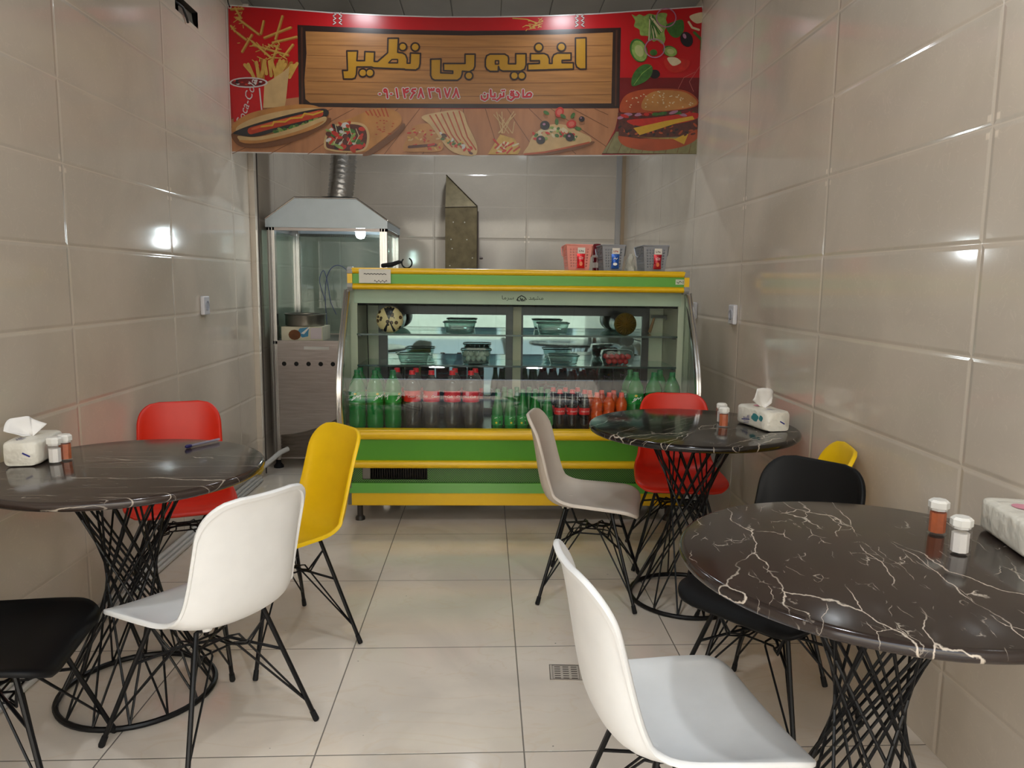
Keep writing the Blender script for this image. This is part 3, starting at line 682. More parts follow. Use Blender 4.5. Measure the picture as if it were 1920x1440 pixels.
def big_bottle(name, liquid, capm, labm, lz0, lz1, logo):
    t = thing(name, (0, 0, 0), 'x', 'bottle'); R = .0455
    pr = [(.020, .004), (.032, .0), (.040, .006), (R, .022), (R, .07), (R*.94, .082), (R, .094), (R, lz0-.004), (R*.97, lz0), (R*.97, lz1), (R, lz1+.003), (R*.97, .226), (R*.84, .248), (R*.58, .270), (.0165, .288), (.0145, .296), (.0145, .302)]
    body = MB().lathe(pr, 24).build('bottle_body', liquid, t, sharp=70)
    MB().lathe([(.0175, .295), (.0175, .2975), (.0152, .2985), (.0152, .315), (.013, .317), (.001, .317)], 18).build('cap', capm, t)
    b = MB().lathe([(R*.985, lz0), (R*.985, lz1)], 24, cap=False)
    if logo == 'script':
        for a in (0, 2.1, 4.2): place_text(b, T_COKE, .0172, lambda x, y, a=a: (lambda p: (p[0], p[1], p[2]))(cyl(R*.995, a)(x, (lz0+lz1)/2+y)), 1)
    else:
        for a in (0, 2.1, 4.2):
            f = lambda x, y, a=a: cyl(R*.995, a)(x, (lz0+lz1)/2+y)
            strokes(b, [[(-.024, -.016), (-.008, -.006), (.012, .002), (.026, .012)], [(.026, .012), (.022, -.010)], [(-.016, -.004), (-.010, .004), (-.004, -.002), (.004, .008), (.012, .004)]], .0045, f, 1)
            b.add([f(-.004+.008*cos(k*.7854), .018+.006*sin(k*.7854)) for k in range(8)], [tuple(range(8))], 2)
    b.build('label_band', [labm, m_wprint, m_yprint], t); return t
def small_bottle(name, liquid, capm, labm, lz0, lz1, kind):
    t = thing(name, (0, 0, 0), 'x', 'bottle'); R = .031
    if kind == 'orange': pr = [(.018, .0), (.027, .004), (R, .018), (R, .05), (R*.9, .062), (R, .074), (R, .10), (R*.86, .112), (R, .126), (R, .145), (R*.93, .16), (R*.62, .178), (.013, .188), (.0125, .194)]; zc = .188
    elif kind == 'cola': pr = [(.016, .002), (.024, .0), (R, .014), (R*.97, .05), (R*.88, .078), (R*.93, .09), (R*.93, .128), (R*.9, .15), (R*.66, .178), (.0135, .2), (.0125, .208)]; zc = .202
    else: pr = [(.016, .002), (.024, .0), (R, .014), (R, .10), (R*.94, .118), (R*.72, .145), (R*.5, .178), (.0135, .2), (.0125, .208)]; zc = .202
    MB().lathe(pr, 20).build('bottle_body', liquid, t, sharp=70)
    MB().lathe([(.016, zc), (.016, zc+.002), (.0135, zc+.003), (.0135, zc+.019), (.012, zc+.021), (.001, zc+.021)], 16).build('cap', capm, t)
    rl = max(smooth_interp([p[1] for p in pr[2:]], [p[0] for p in pr[2:]], (lz0+lz1)/2+q_) for q_ in (-.015, 0, .015))+.0006
    b = MB().lathe([(rl, lz0), (rl, lz1)], 20, cap=False)
    for a in (0, 2.1, 4.2):
        f = lambda x, y, a=a: cyl(rl+.0004, a)(x, (lz0+lz1)/2+y)
        if kind == 'cola': place_text(b, T_COKE, .0112, f, 1)
        elif kind == 'green':
            b.add([f(.006*cos(k*.7854)-.006, .006*sin(k*.7854)-.012) for k in range(8)], [tuple(range(8))], 2)
            strokes(b, [[(-.015, .012), (-.004, .016), (.012, .017)], [(.012, -.02), (.012, .0)], [(.016, -.02), (.016, .0)]], .003, f, 1)
        else: strokes(b, [[(.004, -.014), (.004, .008)], [(.008, -.014), (.008, .008)]], .003, f, 1)
    b.build('label_band', [labm, m_wprint, m_yprint], t); return t
proto = dict(
    G=big_bottle('large_bottle', m_gliq, m_gcap, m_glab, .150, .205, 'leaf'), C=big_bottle('large_bottle', m_pet, m_rcap, m_rlab, .155, .213, 'script'),
    g=small_bottle('small_bottle', m_gliq, m_gcap, m_glab, .035, .085, 'green'), c=small_bottle('small_bottle', m_cola, m_rcap, m_rlab, .092, .128, 'cola'), o=small_bottle('small_bottle', m_or, m_ocap, m_orlab, .018, .05, 'orange'))
cb = MB().lathe([(.018, .007), (.030, .004), (.037, .01), (.0425, .024), (.0425, .069), (.040, .082), (.0425, .096), (.0435, .2), (.042, .218), (.034, .244), (.022, .266)], 24)
cb.build('cola_fill', mat('cola_fill', (46, 38, 36), .1, noise=.08), proto['C'], sharp=70)
used = set(); ends = {}; OR = ['first', 'second', 'third', 'fourth', 'fifth', 'sixth', 'seventh', 'eighth', 'ninth']
for kind, row, y, xs, lab, grp in (
    ('G', 'front', 3.945, (670, 703, 737), 'large green bottle, left end of fridge, {} from left, front row', 'large green bottles at the left of the fridge'),
    ('G', 'back', 4.055, (676, 708), 'large green bottle, left end of fridge, {} from left, back row', 'large green bottles at the left of the fridge'),
    ('C', 'front', 3.945, (773, 809, 848, 883), 'large red-labelled cola bottle, {} from left, front row', 'large cola bottles'),
    ('C', 'back', 4.055, (745, 780, 853, 891), 'large red-labelled cola bottle, {} from left, back row', 'large cola bottles'),
    ('g', 'front', 3.93, (933, 957, 980, 1002, 1024), 'small green bottle, {} from left, front row', 'small green bottles'),
    ('g', 'back', 4.012, (946, 969, 990, 1013), 'small green bottle, {} from left, back row', 'small green bottles'),
    ('c', 'front', 3.93, (1044, 1065, 1087), 'small dark cola bottle, {} from left, front row', 'small cola bottles'),
    ('c', 'back', 4.012, (1036, 1055, 1077), 'small dark cola bottle, {} from left, back row', 'small cola bottles'),
    ('o', 'front', 3.93, (1111, 1137, 1160), 'small orange drink bottle, {} from left, front row', 'small orange bottles'),
    ('o', 'back', 4.012, (1104, 1124, 1146), 'small orange drink bottle, {} from left, back row', 'small orange bottles'),
    ('G', 'front', 3.945, (1191, 1225, 1259), 'large green bottle, right end of fridge, {} from left, front row', 'large green bottles at the right of the fridge'),
    ('G', 'back', 4.055, (1180, 1236), 'large green bottle, right end of fridge, {} from left, back row', 'large green bottles at the right of the fridge')):
    last = ends.get((kind in 'GC', row))
    for i, px in enumerate(xs):
        x = at(px, 745, y).x
        if last is not None:                                   # bottles touch at most
            need = {'G': .0935, 'C': .0935}.get(kind, .0655)
            x = max(x, last+need)
        last = x; ends[(kind in 'GC', row)] = x
        o = proto[kind] if kind not in used else copy_tree(proto[kind]); used.add(kind)
        o.location = (x, y, ZB+.0005); o.rotation_euler = (0, 0, {'front': 0, 'back': .9}[row] + (.5*i if kind in 'GC' else .35*(i % 2)) + (.35 if kind == 'C' else 0))
        tag(o, lab.format(OR[i]), 'bottle', grp)

# ------------------------------------------------------------------ food on the glass shelves
m_dish = clear_mat('dish_glass', (232, 242, 240), .03, .02, 1.6, 1.0)
def rrect(hx, hy, r, n=6):
    return [(sx_*(hx-r)+r*cos(a0_+pi/2*k/n), sy_*(hy-r)+r*sin(a0_+pi/2*k/n)) for sx_, sy_, a0_ in ((1, 1, 0), (-1, 1, pi/2), (-1, -1, pi), (1, -1, 1.5*pi)) for k in range(n+1)]
def dish(x, y, z, hx, hy, h, lb, grp='glass dishes on the fridge shelves', lid=False):
    t = thing('glass_dish', (x, y, z+.001), lb, 'dish', 0, grp); b = MB(); rings = []
    for f, zz, rr in ((.0, .0, .0), (.80, .0, .02), (.88, .006, .025), (.97, h*.75, .03), (1, h, .03), (1.05, h+.003, .034), (1.05, h+.007, .034), (1.0, h+.007, .03), (.94, h*.75, .03), (.85, .011, .024), (0, .011, 0)):
        rings.append([(p[0], p[1], zz) for p in rrect(max(hx*f, .001), max(hy*f, .001), max(min(rr, hx*f*.9, hy*f*.9), .0005))])
    N = len(rings[0]); b.add([p for r in rings for p in r], [(i*N+j, i*N+(j+1) % N, (i+1)*N+(j+1) % N, (i+1)*N+j) for i in range(len(rings)-1) for j in range(N)], 0, True)
    b.build('bowl', m_dish, t, sharp=50)
    b = MB(); b.tube([(p[0], p[1], h+.005) for p in rrect(hx*1.04, hy*1.04, .034)], .0036, 6, closed=True).tube([(p[0], p[1], .005) for p in rrect(hx*.84, hy*.84, .022)], .0025, 6, closed=True); b.build('rim', mat('glass_rim', (66, 88, 84), .08), t)
    return t
dx = lambda px, y, py=640: at(px, py, y).x
dish(dx(862, 4.24), 4.26, 1.021, .088, .07, .055, 'clear glass dish on the upper shelf, left of the centre post')
dish(dx(1036, 4.24), 4.26, 1.021, .088, .07, .055, 'clear glass dish on the upper shelf, right of the centre post')
dish(dx(776, 4.24), 4.25, .851, .086, .07, .045, 'empty clear glass dish on the lower shelf at the left')
dish(dx(1057, 4.24), 4.25, .851, .084, .07, .045, 'empty clear glass dish on the lower shelf right of the centre post')
bx, tx = dx(893, 4.24), dx(1158, 4.24)
dish(bx, 4.25, .851, .082, .07, .072, 'clear glass bowl of pale round pieces on the lower shelf')
tb = thing('clear_tray', (tx, 4.25, .8515), 'clear wrapped tray of small tomatoes on the lower shelf', 'tray')
b = MB(); rings = [[(p[0], p[1], z_) for p in rrect(.09*k_, .065*k_, .03*k_)] for k_, z_ in ((.02, 0), (.85, 0), (.98, .03), (1, .055), (.93, .078), (.6, .084), (.02, .085))]; N = 28
b.add([p for r in rings for p in r], [(i*N+j, i*N+(j+1) % N, (i+1)*N+(j+1) % N, (i+1)*N+j) for i in range(6) for j in range(N)], 0, True); b.build('clear_wrap', clear_mat('film', (236, 240, 240), .02, .08, 1.4), tb)
def ball(name, r, m): return MB().lathe([(.0005, -r)]+[(r*cos(-pi/2+pi*k/10), r*sin(-pi/2+pi*k/10)) for k in range(1, 10)]+[(.0005, r)], 14).build(name, m)
m_pale = mat('pale_food', (206, 202, 190), .6, noise=.18, nscale=60); m_tom = mat('tomato_red', (196, 20, 24), .2, noise=.05)
def pile(src, cx, cy, cz, r, cols, rows, layers, lab, cat, grp):
    first = True
    for lz in range(layers):
        for j in range(rows):
            for i in range(cols - (0 if lz else (1 if layers > 1 else 0))):
                o = src if first else src.copy()
                if not first: COL.objects.link(o)
                first = False; nn_ = cols-(0 if lz else (1 if layers > 1 else 0))
                o.location = (cx+(i-(nn_-1)/2)*2.02*r, cy+(j-(rows-1)/2)*2.1*r, cz+r+lz*1.78*r)
                tag(o, lab, cat, grp)
pile(ball('pale_ball', .0148, m_pale), bx, 4.232, .8655, .0148, 5, 2, 2, 'pale round food piece in the glass bowl', 'food', 'pale pieces in the glass bowl')
pile(ball('tomato', .0155, m_tom), tx, 4.245, .8525, .0155, 5, 2, 2, 'small red tomato in the clear tray', 'tomato', 'tomatoes in the clear tray')
# two big wrapped sausages lying with their ends to the glass
lm = bpy.data.materials.new('spotted_wrap'); lm.use_nodes = True; nn, ll = lm.node_tree.nodes, lm.node_tree.links; pb = nn['Principled BSDF']
tcx = nn.new('ShaderNodeTexCoord'); vo = nn.new('ShaderNodeTexVoronoi'); vo.inputs['Scale'].default_value = 36; ll.new(tcx.outputs['Object'], vo.inputs['Vector'])
rp_ = nn.new('ShaderNodeValToRGB'); rp_.color_ramp.interpolation = 'CONSTANT'; rp_.color_ramp.elements[0].color = (*lin((96, 64, 28)), 1); rp_.color_ramp.elements[1].position = .22; rp_.color_ramp.elements[1].color = (*lin((38, 26, 14)), 1)
e_ = rp_.color_ramp.elements.new(.36); e_.color = (*lin((222, 200, 150)), 1); ll.new(vo.outputs['Distance'], rp_.inputs[0]); ll.new(rp_.outputs[0], pb.inputs['Base Color']); pb.inputs['Roughness'].default_value = .35
def sausage(x, z, r, L, lb, matb, mate, pleat, name='wrapped_sausage'):
    t = thing(name, (x, 4.16, z), lb, 'sausage'); b = MB(); n_ = 48; rows = []
    for k in range(8):
        a = pi/2*k/7; rr = r*sin(a)*.999+.002; yy = .035*(1-cos(a))
        rows.append([(rr*cos(2*pi*j/n_), yy + (.004*sin(j*pi)+pleat*.005*(1 if j % 2 else -1)*sin(a*2)), rr*sin(2*pi*j/n_)) for j in range(n_)])
    b.add([p for r_ in rows for p in r_], [(i*n_+j, i*n_+(j+1) % n_, (i+1)*n_+(j+1) % n_, (i+1)*n_+j) for i in range(7) for j in range(n_)], 0, True); b.build('end_wrap', mate, t, sharp=80)
    MB().lathe([(r, .035), (r, L-.03), (r*.8, L-.008), (.002, L)], 32, ax='y', cap=False).build('casing', matb, t)
    return t
m_casing = mat('dark_casing', (30, 30, 34), .25, noise=.2, nscale=50)
xs_ = dx(731, 4.2, 605); ls = sausage(xs_, 1.021+.073, .072, .25, 'big round sausage with a spotted wrapped end on the upper shelf, left', m_casing, lm, .2)
b = MB()
for a0_, a1_ in ((pi*.36, pi*.64), (pi*1.33, pi*1.42), (pi*1.6, pi*1.67)):
    b.add([(.0722*sin(pi/2*j/8)*cos(a0_+(a1_-a0_)*k/6), .035*(1-cos(pi/2*j/8))-.0025, .0722*sin(pi/2*j/8)*sin(a0_+(a1_-a0_)*k/6)) for j in range(9) for k in range(7)], [(j*7+k, j*7+k+1, j*7+k+8, j*7+k+7) for j in range(8) for k in range(6)])
b.build('dark_gap', m_casing, ls)
sausage(dx(1172, 4.2, 610), 1.021+.062, .061, .24, 'big round sausage with a pleated gold end on the upper shelf, right', mat('gold_black_casing', (34, 28, 18), .2), mat('gold_foil', (158, 130, 58), .3, .75), 1.0)
# handled scraper hanging inside the right wall
t = thing('scraper', (.985, 4.40, 1.11), 'wooden-handled blade hanging at the right inside the fridge', 'scraper')
MB().tube([(.0, .0, .0), (-.02, -.02, -.055), (-.03, -.02, -.085)], [.006, .009, .010], 10).build('handle', mat('handle_wood', (150, 116, 80), .6), t)
MB().box(-.02, .068, -.006, -.002, -.002, .016).box(.066, .10, -.006, -.003, -.012, .016).build('blade', mat('blade_steel', (52, 58, 54), .3, .7), t)

# ------------------------------------------------------------------ glazed grill cabinet with its hood
m_steel = mat('brushed_steel', (150, 142, 138), .33, .85, noise=.1, nscale=5, stretch=(1, 1, 12), bump=.08, bscale=8); m_post = mat('steel_post', (196, 192, 188), .2, .95)
m_hood = mat('hood_sheet', (176, 186, 192), .35, .3, noise=.03)
ox, oy = -1.07, 5.2
ov = thing('grill_cabinet', (ox, oy, 0), 'tall steel and glass grill cabinet with peaked hood in the left rear corner', 'grill')
X0, X1, D = -1.475-ox, -.672-ox, .72
HB = 1.655
for x in (X0, X1-.05):
    for y in (0, D-.05):
        lo = .06
        b = MB().box(x, x+.05, y, y+.05, lo, HB+.04); b.box(x+.012, x+.016, y-.002, y, lo, HB, 1).box(x+.032, x+.036, y-.002, y, lo, HB, 1)
        b.build('post', [m_post, m_chrome], ov, bevel=.003)
        MB().lathe([(.018, .02), (.018, .062)], 10, (x+.028, y+.028, 0)).lathe([(.034, 0), (.034, .014), (.02, .03)], 14, (x+.028, y+.028, 0)).build('foot', m_cap, ov)
fp = MB().box(X0+.05, X1-.05, -.004, .012, .07, .895)
for k in range(8): fp.lathe([(.0001, -.0055), (.0155, -.0055)], 18, (X0+.093+k*.083, 0, .735), 1, ax='y', cap=False)
fp.box(X0+.23, X0+.40, -.0052, -.0042, .835, .855, 2)
fpo = fp.build('front_panel', [m_steel, mat('hole_black', (8, 8, 8), .9), mat('torn_film', (196, 194, 190), .5)], ov)
b = MB(); rows = []
for i in range(9):
    u = i/8; rows.append([(X0+.06+.70*u, -.014-.006*sin(7*v/12*3+u*9)-.008*(u*(1-v/24)), .08+.02*u+(v/24)*(.16+.34*u*u)) for v in range(25)])
b.add([p for r_ in rows for p in r_], [(i*25+j, i*25+j+1, (i+1)*25+j+1, (i+1)*25+j) for i in range(8) for j in range(24)], 0, True)
fo = b.build('loose_film', clear_mat('loose_film', (214, 208, 200), .06, .12, 1.45), ov); so = fo.modifiers.new('thickness', 'SOLIDIFY'); so.thickness = .0006
MB().box(X0+.02, X1-.02, 0, D, .87, .89).build('work_top', m_steel, ov)
MB().box(X0+.03, X0+.04, .03, D, .08, .88).box(X1-.04, X1-.03, .03, D, .08, .88).build('side_panel', m_steel, ov)
m_og = clear_mat('cabinet_glass', (214, 226, 220), .06, .02, 1.5)
MB().box(X0+.022, X0+.027, .05, D-.05, .9, HB).build('glass_pane', m_og, ov)
MB().box(X1-.027, X1-.022, .05, D-.05, .9, HB).build('glass_pane', m_og, ov)
MB().box(X0+.05, X1-.05, D-.03, D-.025, .9, HB).build('glass_pane', m_og, ov)
TL, TR, HT = -1.283-ox, -.873-ox, 1.85
hp = [(X0-.004, HB), (X1+.004, HB), (X1+.004, HB+.055), (TR, HT), (TL, HT), (X0-.004, HB+.055)]
hd = MB(); hd.add([(p[0], -.012, p[1]) for p in hp], [tuple(range(6))]); hd.add([(p[0], D+.01, p[1]) for p in hp], [tuple(range(6))[::-1]])
for i in (1, 2, 3, 4, 5):
    a, c = hp[i], hp[(i+1) % 6]; hd.quad((a[0], -.012, a[1]), (c[0], -.012, c[1]), (c[0], D+.01, c[1]), (a[0], D+.01, a[1]), 1 if i != 1 else 0)
ho = hd.build('hood', [m_hood, m_steel], ov); so = ho.modifiers.new('thickness', 'SOLIDIFY'); so.thickness = .003; so.offset = 0
b = MB()
for i in (2, 3, 4): b.tube([(hp[i][0], -.014, hp[i][1]), (hp[(i+1) % 6][0], -.014, hp[(i+1) % 6][1])], .006, 6)
b.tube([(TR, -.01, HT), (TR, D+.01, HT)], .005, 6).tube([(X1+.004, -.01, HB+.055), (X1+.004, D+.01, HB+.055)], .005, 6); b.build('hood_edge', m_post, ov)
MB().box(X0, X1, .0, .03, HB-.02, HB).box(X0, X1, D-.03, D, HB-.02, HB).box(X0, X0+.03, 0, D, HB-.02, HB).box(X1-.03, X1, 0, D, HB-.02, HB).build('top_frame', m_steel, ov)
cy = .33
MB().lathe([(.135, HT-.06), (.135, HT+.035), (.125, HT+.035), (.125, HT)], 28, (TL+.235, cy, 0), cap=False).build('collar', mat('collar_dark', (74, 80, 84), .4, .7), ov)
bq = at(676, 436, 5.28); bxx, byy, bz = bq.x-ox, 5.28-oy, bq.z-1.678
bl = MB().lathe([(.018, 1.72+bz), (.03, 1.705+bz), (.034, 1.685+bz), (.034, 1.662+bz), (.024, 1.642+bz), (.001, 1.634+bz)], 20, (bxx, byy, 0)).build('bulb', mat('bulb_glow', (230, 250, 255), .5, emit=45), ov); tag(bl, 'lit white bulb')
MB().tube([(bxx, byy, 1.72+bz), (bxx, byy, 1.82)], .016, 8).build('bulb_holder', m_lid, ov)
L = bpy.data.objects.new('bulb_light', bpy.data.lights.new('bulb_light', 'POINT')); COL.objects.link(L); L.data.energy = 4; L.data.color = (.88, .97, 1); L.data.shadow_soft_size = .04; L.location = (bxx, byy-.0, 1.60+bz); L.parent = ov
def soft(P_, n=6):
    o = []
    for i in range((len(P_)-1)*n+1): o.append(tuple(smooth_interp(list(range(len(P_))), [p[q_] for p in P_], i/n) for q_ in range(3)))
    return o
MB().tube(soft([(-.14, .6, .95), (-.15, .6, 1.2), (-.12, .58, 1.36), (-.05, .57, 1.42), (.03, .57, 1.37), (.07, .58, 1.22), (.07, .6, 1.0)]), .0032, 6).tube(soft([(-.15, .6, 1.15), (-.19, .6, 1.3), (-.16, .6, 1.38), (-.13, .59, 1.3), (-.11, .6, 1.15), (-.07, .6, 1.05)]), .0032, 6).build('hanging_cable', mat('blue_cable', (60, 66, 96), .5), ov)
# flexible foil hose up from the hood
t = thing('exhaust_hose', (-1.048, oy+cy, 1.855), 'crinkled foil exhaust hose rising from the grill hood behind the banner', 'exhaust hose')
pts, rr = [], []
for k in range(121):
    u = k/120; z = u*1.14; pts.append((.055*u+.09*u*u+.012*sin(z*6), .02*u, z)); rr.append(.089+.0035*(1 if k % 2 else -1)+.002*sin(k*1.7))
MB().tube(pts, rr, 28).build('foil', mat('foil', (168, 166, 164), .3, .95, bump=.5, bscale=26), t, sharp=180)
# things standing in the cabinet
px0, px1 = at(532, 600, 5.36), at(610, 600, 5.36)
t = thing('cooking_pot', ((px0.x+px1.x)/2, 5.38, .892+.098), 'wide round metal pot on the carton inside the grill cabinet', 'pot')
rp2 = (px1.x-px0.x)/2-.004
MB().lathe([(rp2*.94, 0), (rp2*.96, .012), (rp2*.96, .07), (rp2, .078), (rp2+.006, .08), (rp2, .084), (rp2*.93, .08), (rp2*.93, .02), (.001, .018)], 40).build('pot_body', mat('pot_metal', (150, 146, 136), .3, .9, noise=.1), t)
c0, c1 = at(527, 625, 5.24), at(604, 625, 5.24)
t = thing('carton', ((c0.x+c1.x)/2, 5.38, .8905), 'stained printed carton under the pot in the grill cabinet', 'carton')
hw = (c1.x-c0.x)/2
b = MB().box(-hw, hw, -.13, .13, 0, .096)
b.add([(hw*x_, -.1305, z_) for x_, z_ in ((-.28, .052), (-.1, .085), (.18, .09), (.36, .094), (.32, .06), (.30, .03), (.02, .022))], [tuple(range(7))], 1)
b.add([(hw*x_, -.131, z_) for x_, z_ in ((-.05, .05), (.36, .096), (.42, .096), (.1, .045))], [(0,1,2,3)], 2)
b.add([(hw*(-.36+.30*cos(k*.5236)), -.1308, .04+.036*sin(k*.5236)) for k in range(12)], [tuple(range(12))], 3)
b.add([(hw*x_, -.1305, z_) for x_, z_ in ((.42, .012), (.96, .012), (.96, .09), (.42, .09))], [(0,1,2,3)], 4)
b.build('box', [mat('carton_cream', (206, 200, 176), .6, noise=.08), mat('carton_blue', (56, 130, 170), .5), mat('carton_white', (230, 230, 226), .5), mat('scorch_brown', (112, 66, 30), .7, noise=.3), mat('carton_lilac', (206, 194, 200), .6)], t)
t = thing('tray', (-.80, 5.36, .8905), 'low dark red tray right of the carton in the grill cabinet', 'tray')
MB().box(-.10, .07, -.10, .1, 0, .07).build('tray_body', mat('dark_red_tray', (74, 26, 26), .4, noise=.1), t, bevel=.008)
# sheet-metal duct on the rear wall
t = thing('metal_duct', (-.225, 6.8, .9), 'rusty brown sheet metal duct with slanted top on the rear wall', 'metal duct')
m_rust = mat('rusty_sheet', (112, 100, 74), .55, .5, noise=.22, nscale=14, bump=.1)
b = MB(); hw = .141; z1 = 1.058; z2 = 1.356
b.add([(-hw, 0, -.9), (hw, 0, -.9), (hw, 0, z1+.01), (-hw, 0, z1), (-hw, .34, -.9), (hw, .34, -.9), (hw, .34, z1+.01), (-hw, .34, z1)], [(0,1,2,3), (5,4,7,6), (1,5,6,2), (4,0,3,7)])
b.build('duct_body', m_rust, t)
MB().add([(-hw, .0, z1), (hw, 0, z1+.01), (-hw, .16, z2), (-hw, .34, z1), (hw, .34, z1+.01), (-hw, .34, z2)], [(0,1,2), (0,2,5,3), (1,4,5,2)]).build('slanted_top', m_rust, t)
MB().tube([(-hw, -.002, z1), (hw, -.002, z1+.01)], .004, 5).tube([(-hw, .158, z2), (hw, -.002, z1+.012)], .005, 5).tube([(hw, -.003, z1+.01), (hw, -.003, -.9)], .004, 5).build('folded_seam', mat('seam_brown', (70, 60, 44), .5, .5), t)
b = MB()
for sx_, sz_ in ((-.07, .93), (.03, .93), (-.09, .78), (.05, .78), (-.08, .70), (.10, .62), (-.1, .55), (.0, .47)): b.lathe([(.0001, -.004), (.006, -.003)], 8, (sx_, 0, sz_), 0, ax='y', cap=False)
b.build('screw', mat('screw_zinc', (190, 186, 176), .3, .8), t)
MB().box(hw, hw+.012, .01, .12, -.9, z1-.03).lathe([(.008, 0), (.012, .012), (.008, .03)], 8, (hw+.022, .02, .62), ax='x').build('hinge_edge', mat('hinge_dark', (92, 80, 76), .5, .4), t)

# ------------------------------------------------------------------ baskets and small things on top of the fridge
FT = 1.3745
def holed(b, A, B_, C, D_, nx, nz, hole=.5, mi=0, m0=.12):
    """panel with a grid of square holes; A B C D counter-clockwise from lower left"""
    A, B_, C, D_ = map(Vector, (A, B_, C, D_)); p = lambda u, v: (A*(1-u)+B_*u)*(1-v)+(D_*(1-u)+C*u)*v
    us, vs_ = [0, m0*.8], [0, m0]
    for k in range(nx):
        c = (1-1.6*m0)/nx; us += [m0*.8+c*(k+.5-hole/2), m0*.8+c*(k+.5+hole/2)]
    us += [1]; us = [us[0]]+us[2:]
    for k in range(nz):
        c = (1-2*m0)/nz; vs_ += [m0+c*(k+.5-hole/2), m0+c*(k+.5+hole/2)]
    vs_ += [1]; vs_ = [vs_[0]]+vs_[2:]
    NU, NV = len(us), len(vs_)
    pts = [p(u, v) for v in vs_ for u in us]
    b.add(pts, [(j*NU+i, j*NU+i+1, (j+1)*NU+i+1, (j+1)*NU+i) for j in range(NV-1) for i in range(NU-1) if not (i % 2 and j % 2)], mi)
def basket(x0, x1, y, m, lb, depth=.24, rz=0):
    t = thing('plastic_basket', ((x0+x1)/2, y, FT), lb, 'basket', rz, 'plastic baskets on the fridge'); h = .137; wt = (x1-x0)/2; wb = wt*.80; dt, db = depth, depth*.88
    b = MB(); bo = [(-wb, .012, 0), (wb, .012, 0), (wb, db, 0), (-wb, db, 0)]; to = [(-wt, 0, h), (wt, 0, h), (wt, dt, h), (-wt, dt, h)]
    for i, (nx_) in enumerate((7, 11, 7, 11)):
        j = (i+1) % 4; holed(b, bo[i], bo[j], to[j], to[i], nx_, 7, .56)
    b.add(bo, [(0,1,2,3)])
    o = b.build('basket_body', m, t); so = o.modifiers.new('thickness', 'SOLIDIFY'); so.thickness = .0022
    b = MB().tube([(p[0]*1.02, p[1], p[2]) for p in to], .0045, 6, closed=True)
    b.build('rim', m, t)
    for s in (-1, 1): MB().tube([(s*(wt+.002), .0, h-.002), (s*(wt+.007), .03, h-.012), (s*(wt+.008), .06, h-.05), (s*(wt+.005), .1, h-.06), (s*(wt+.008), .16, h-.05), (s*(wt+.007), .21, h-.012), (s*(wt+.002), depth, h-.002)], .0035, 6).build('handle', m, t)
    return t
m_bp, m_bg = mat('basket_pink', (226, 142, 128), .45), mat('basket_grey', (138, 140, 146), .45)
bk = [(1062, 1110, m_bp, 'pink plastic basket on the fridge top'), (1129, 1172, m_bg, 'middle basket of the three, grey, with the blue packet'), (1206, 1253, m_bg, 'rightmost grey plastic basket on the fridge top')]
pk = [((212, 20, 36), 'red snack packet on the front of the pink basket'), ((28, 84, 176), 'blue snack packet on the front of the middle grey basket'), ((168, 22, 40), 'red snack packet on the front of the rightmost grey basket')]
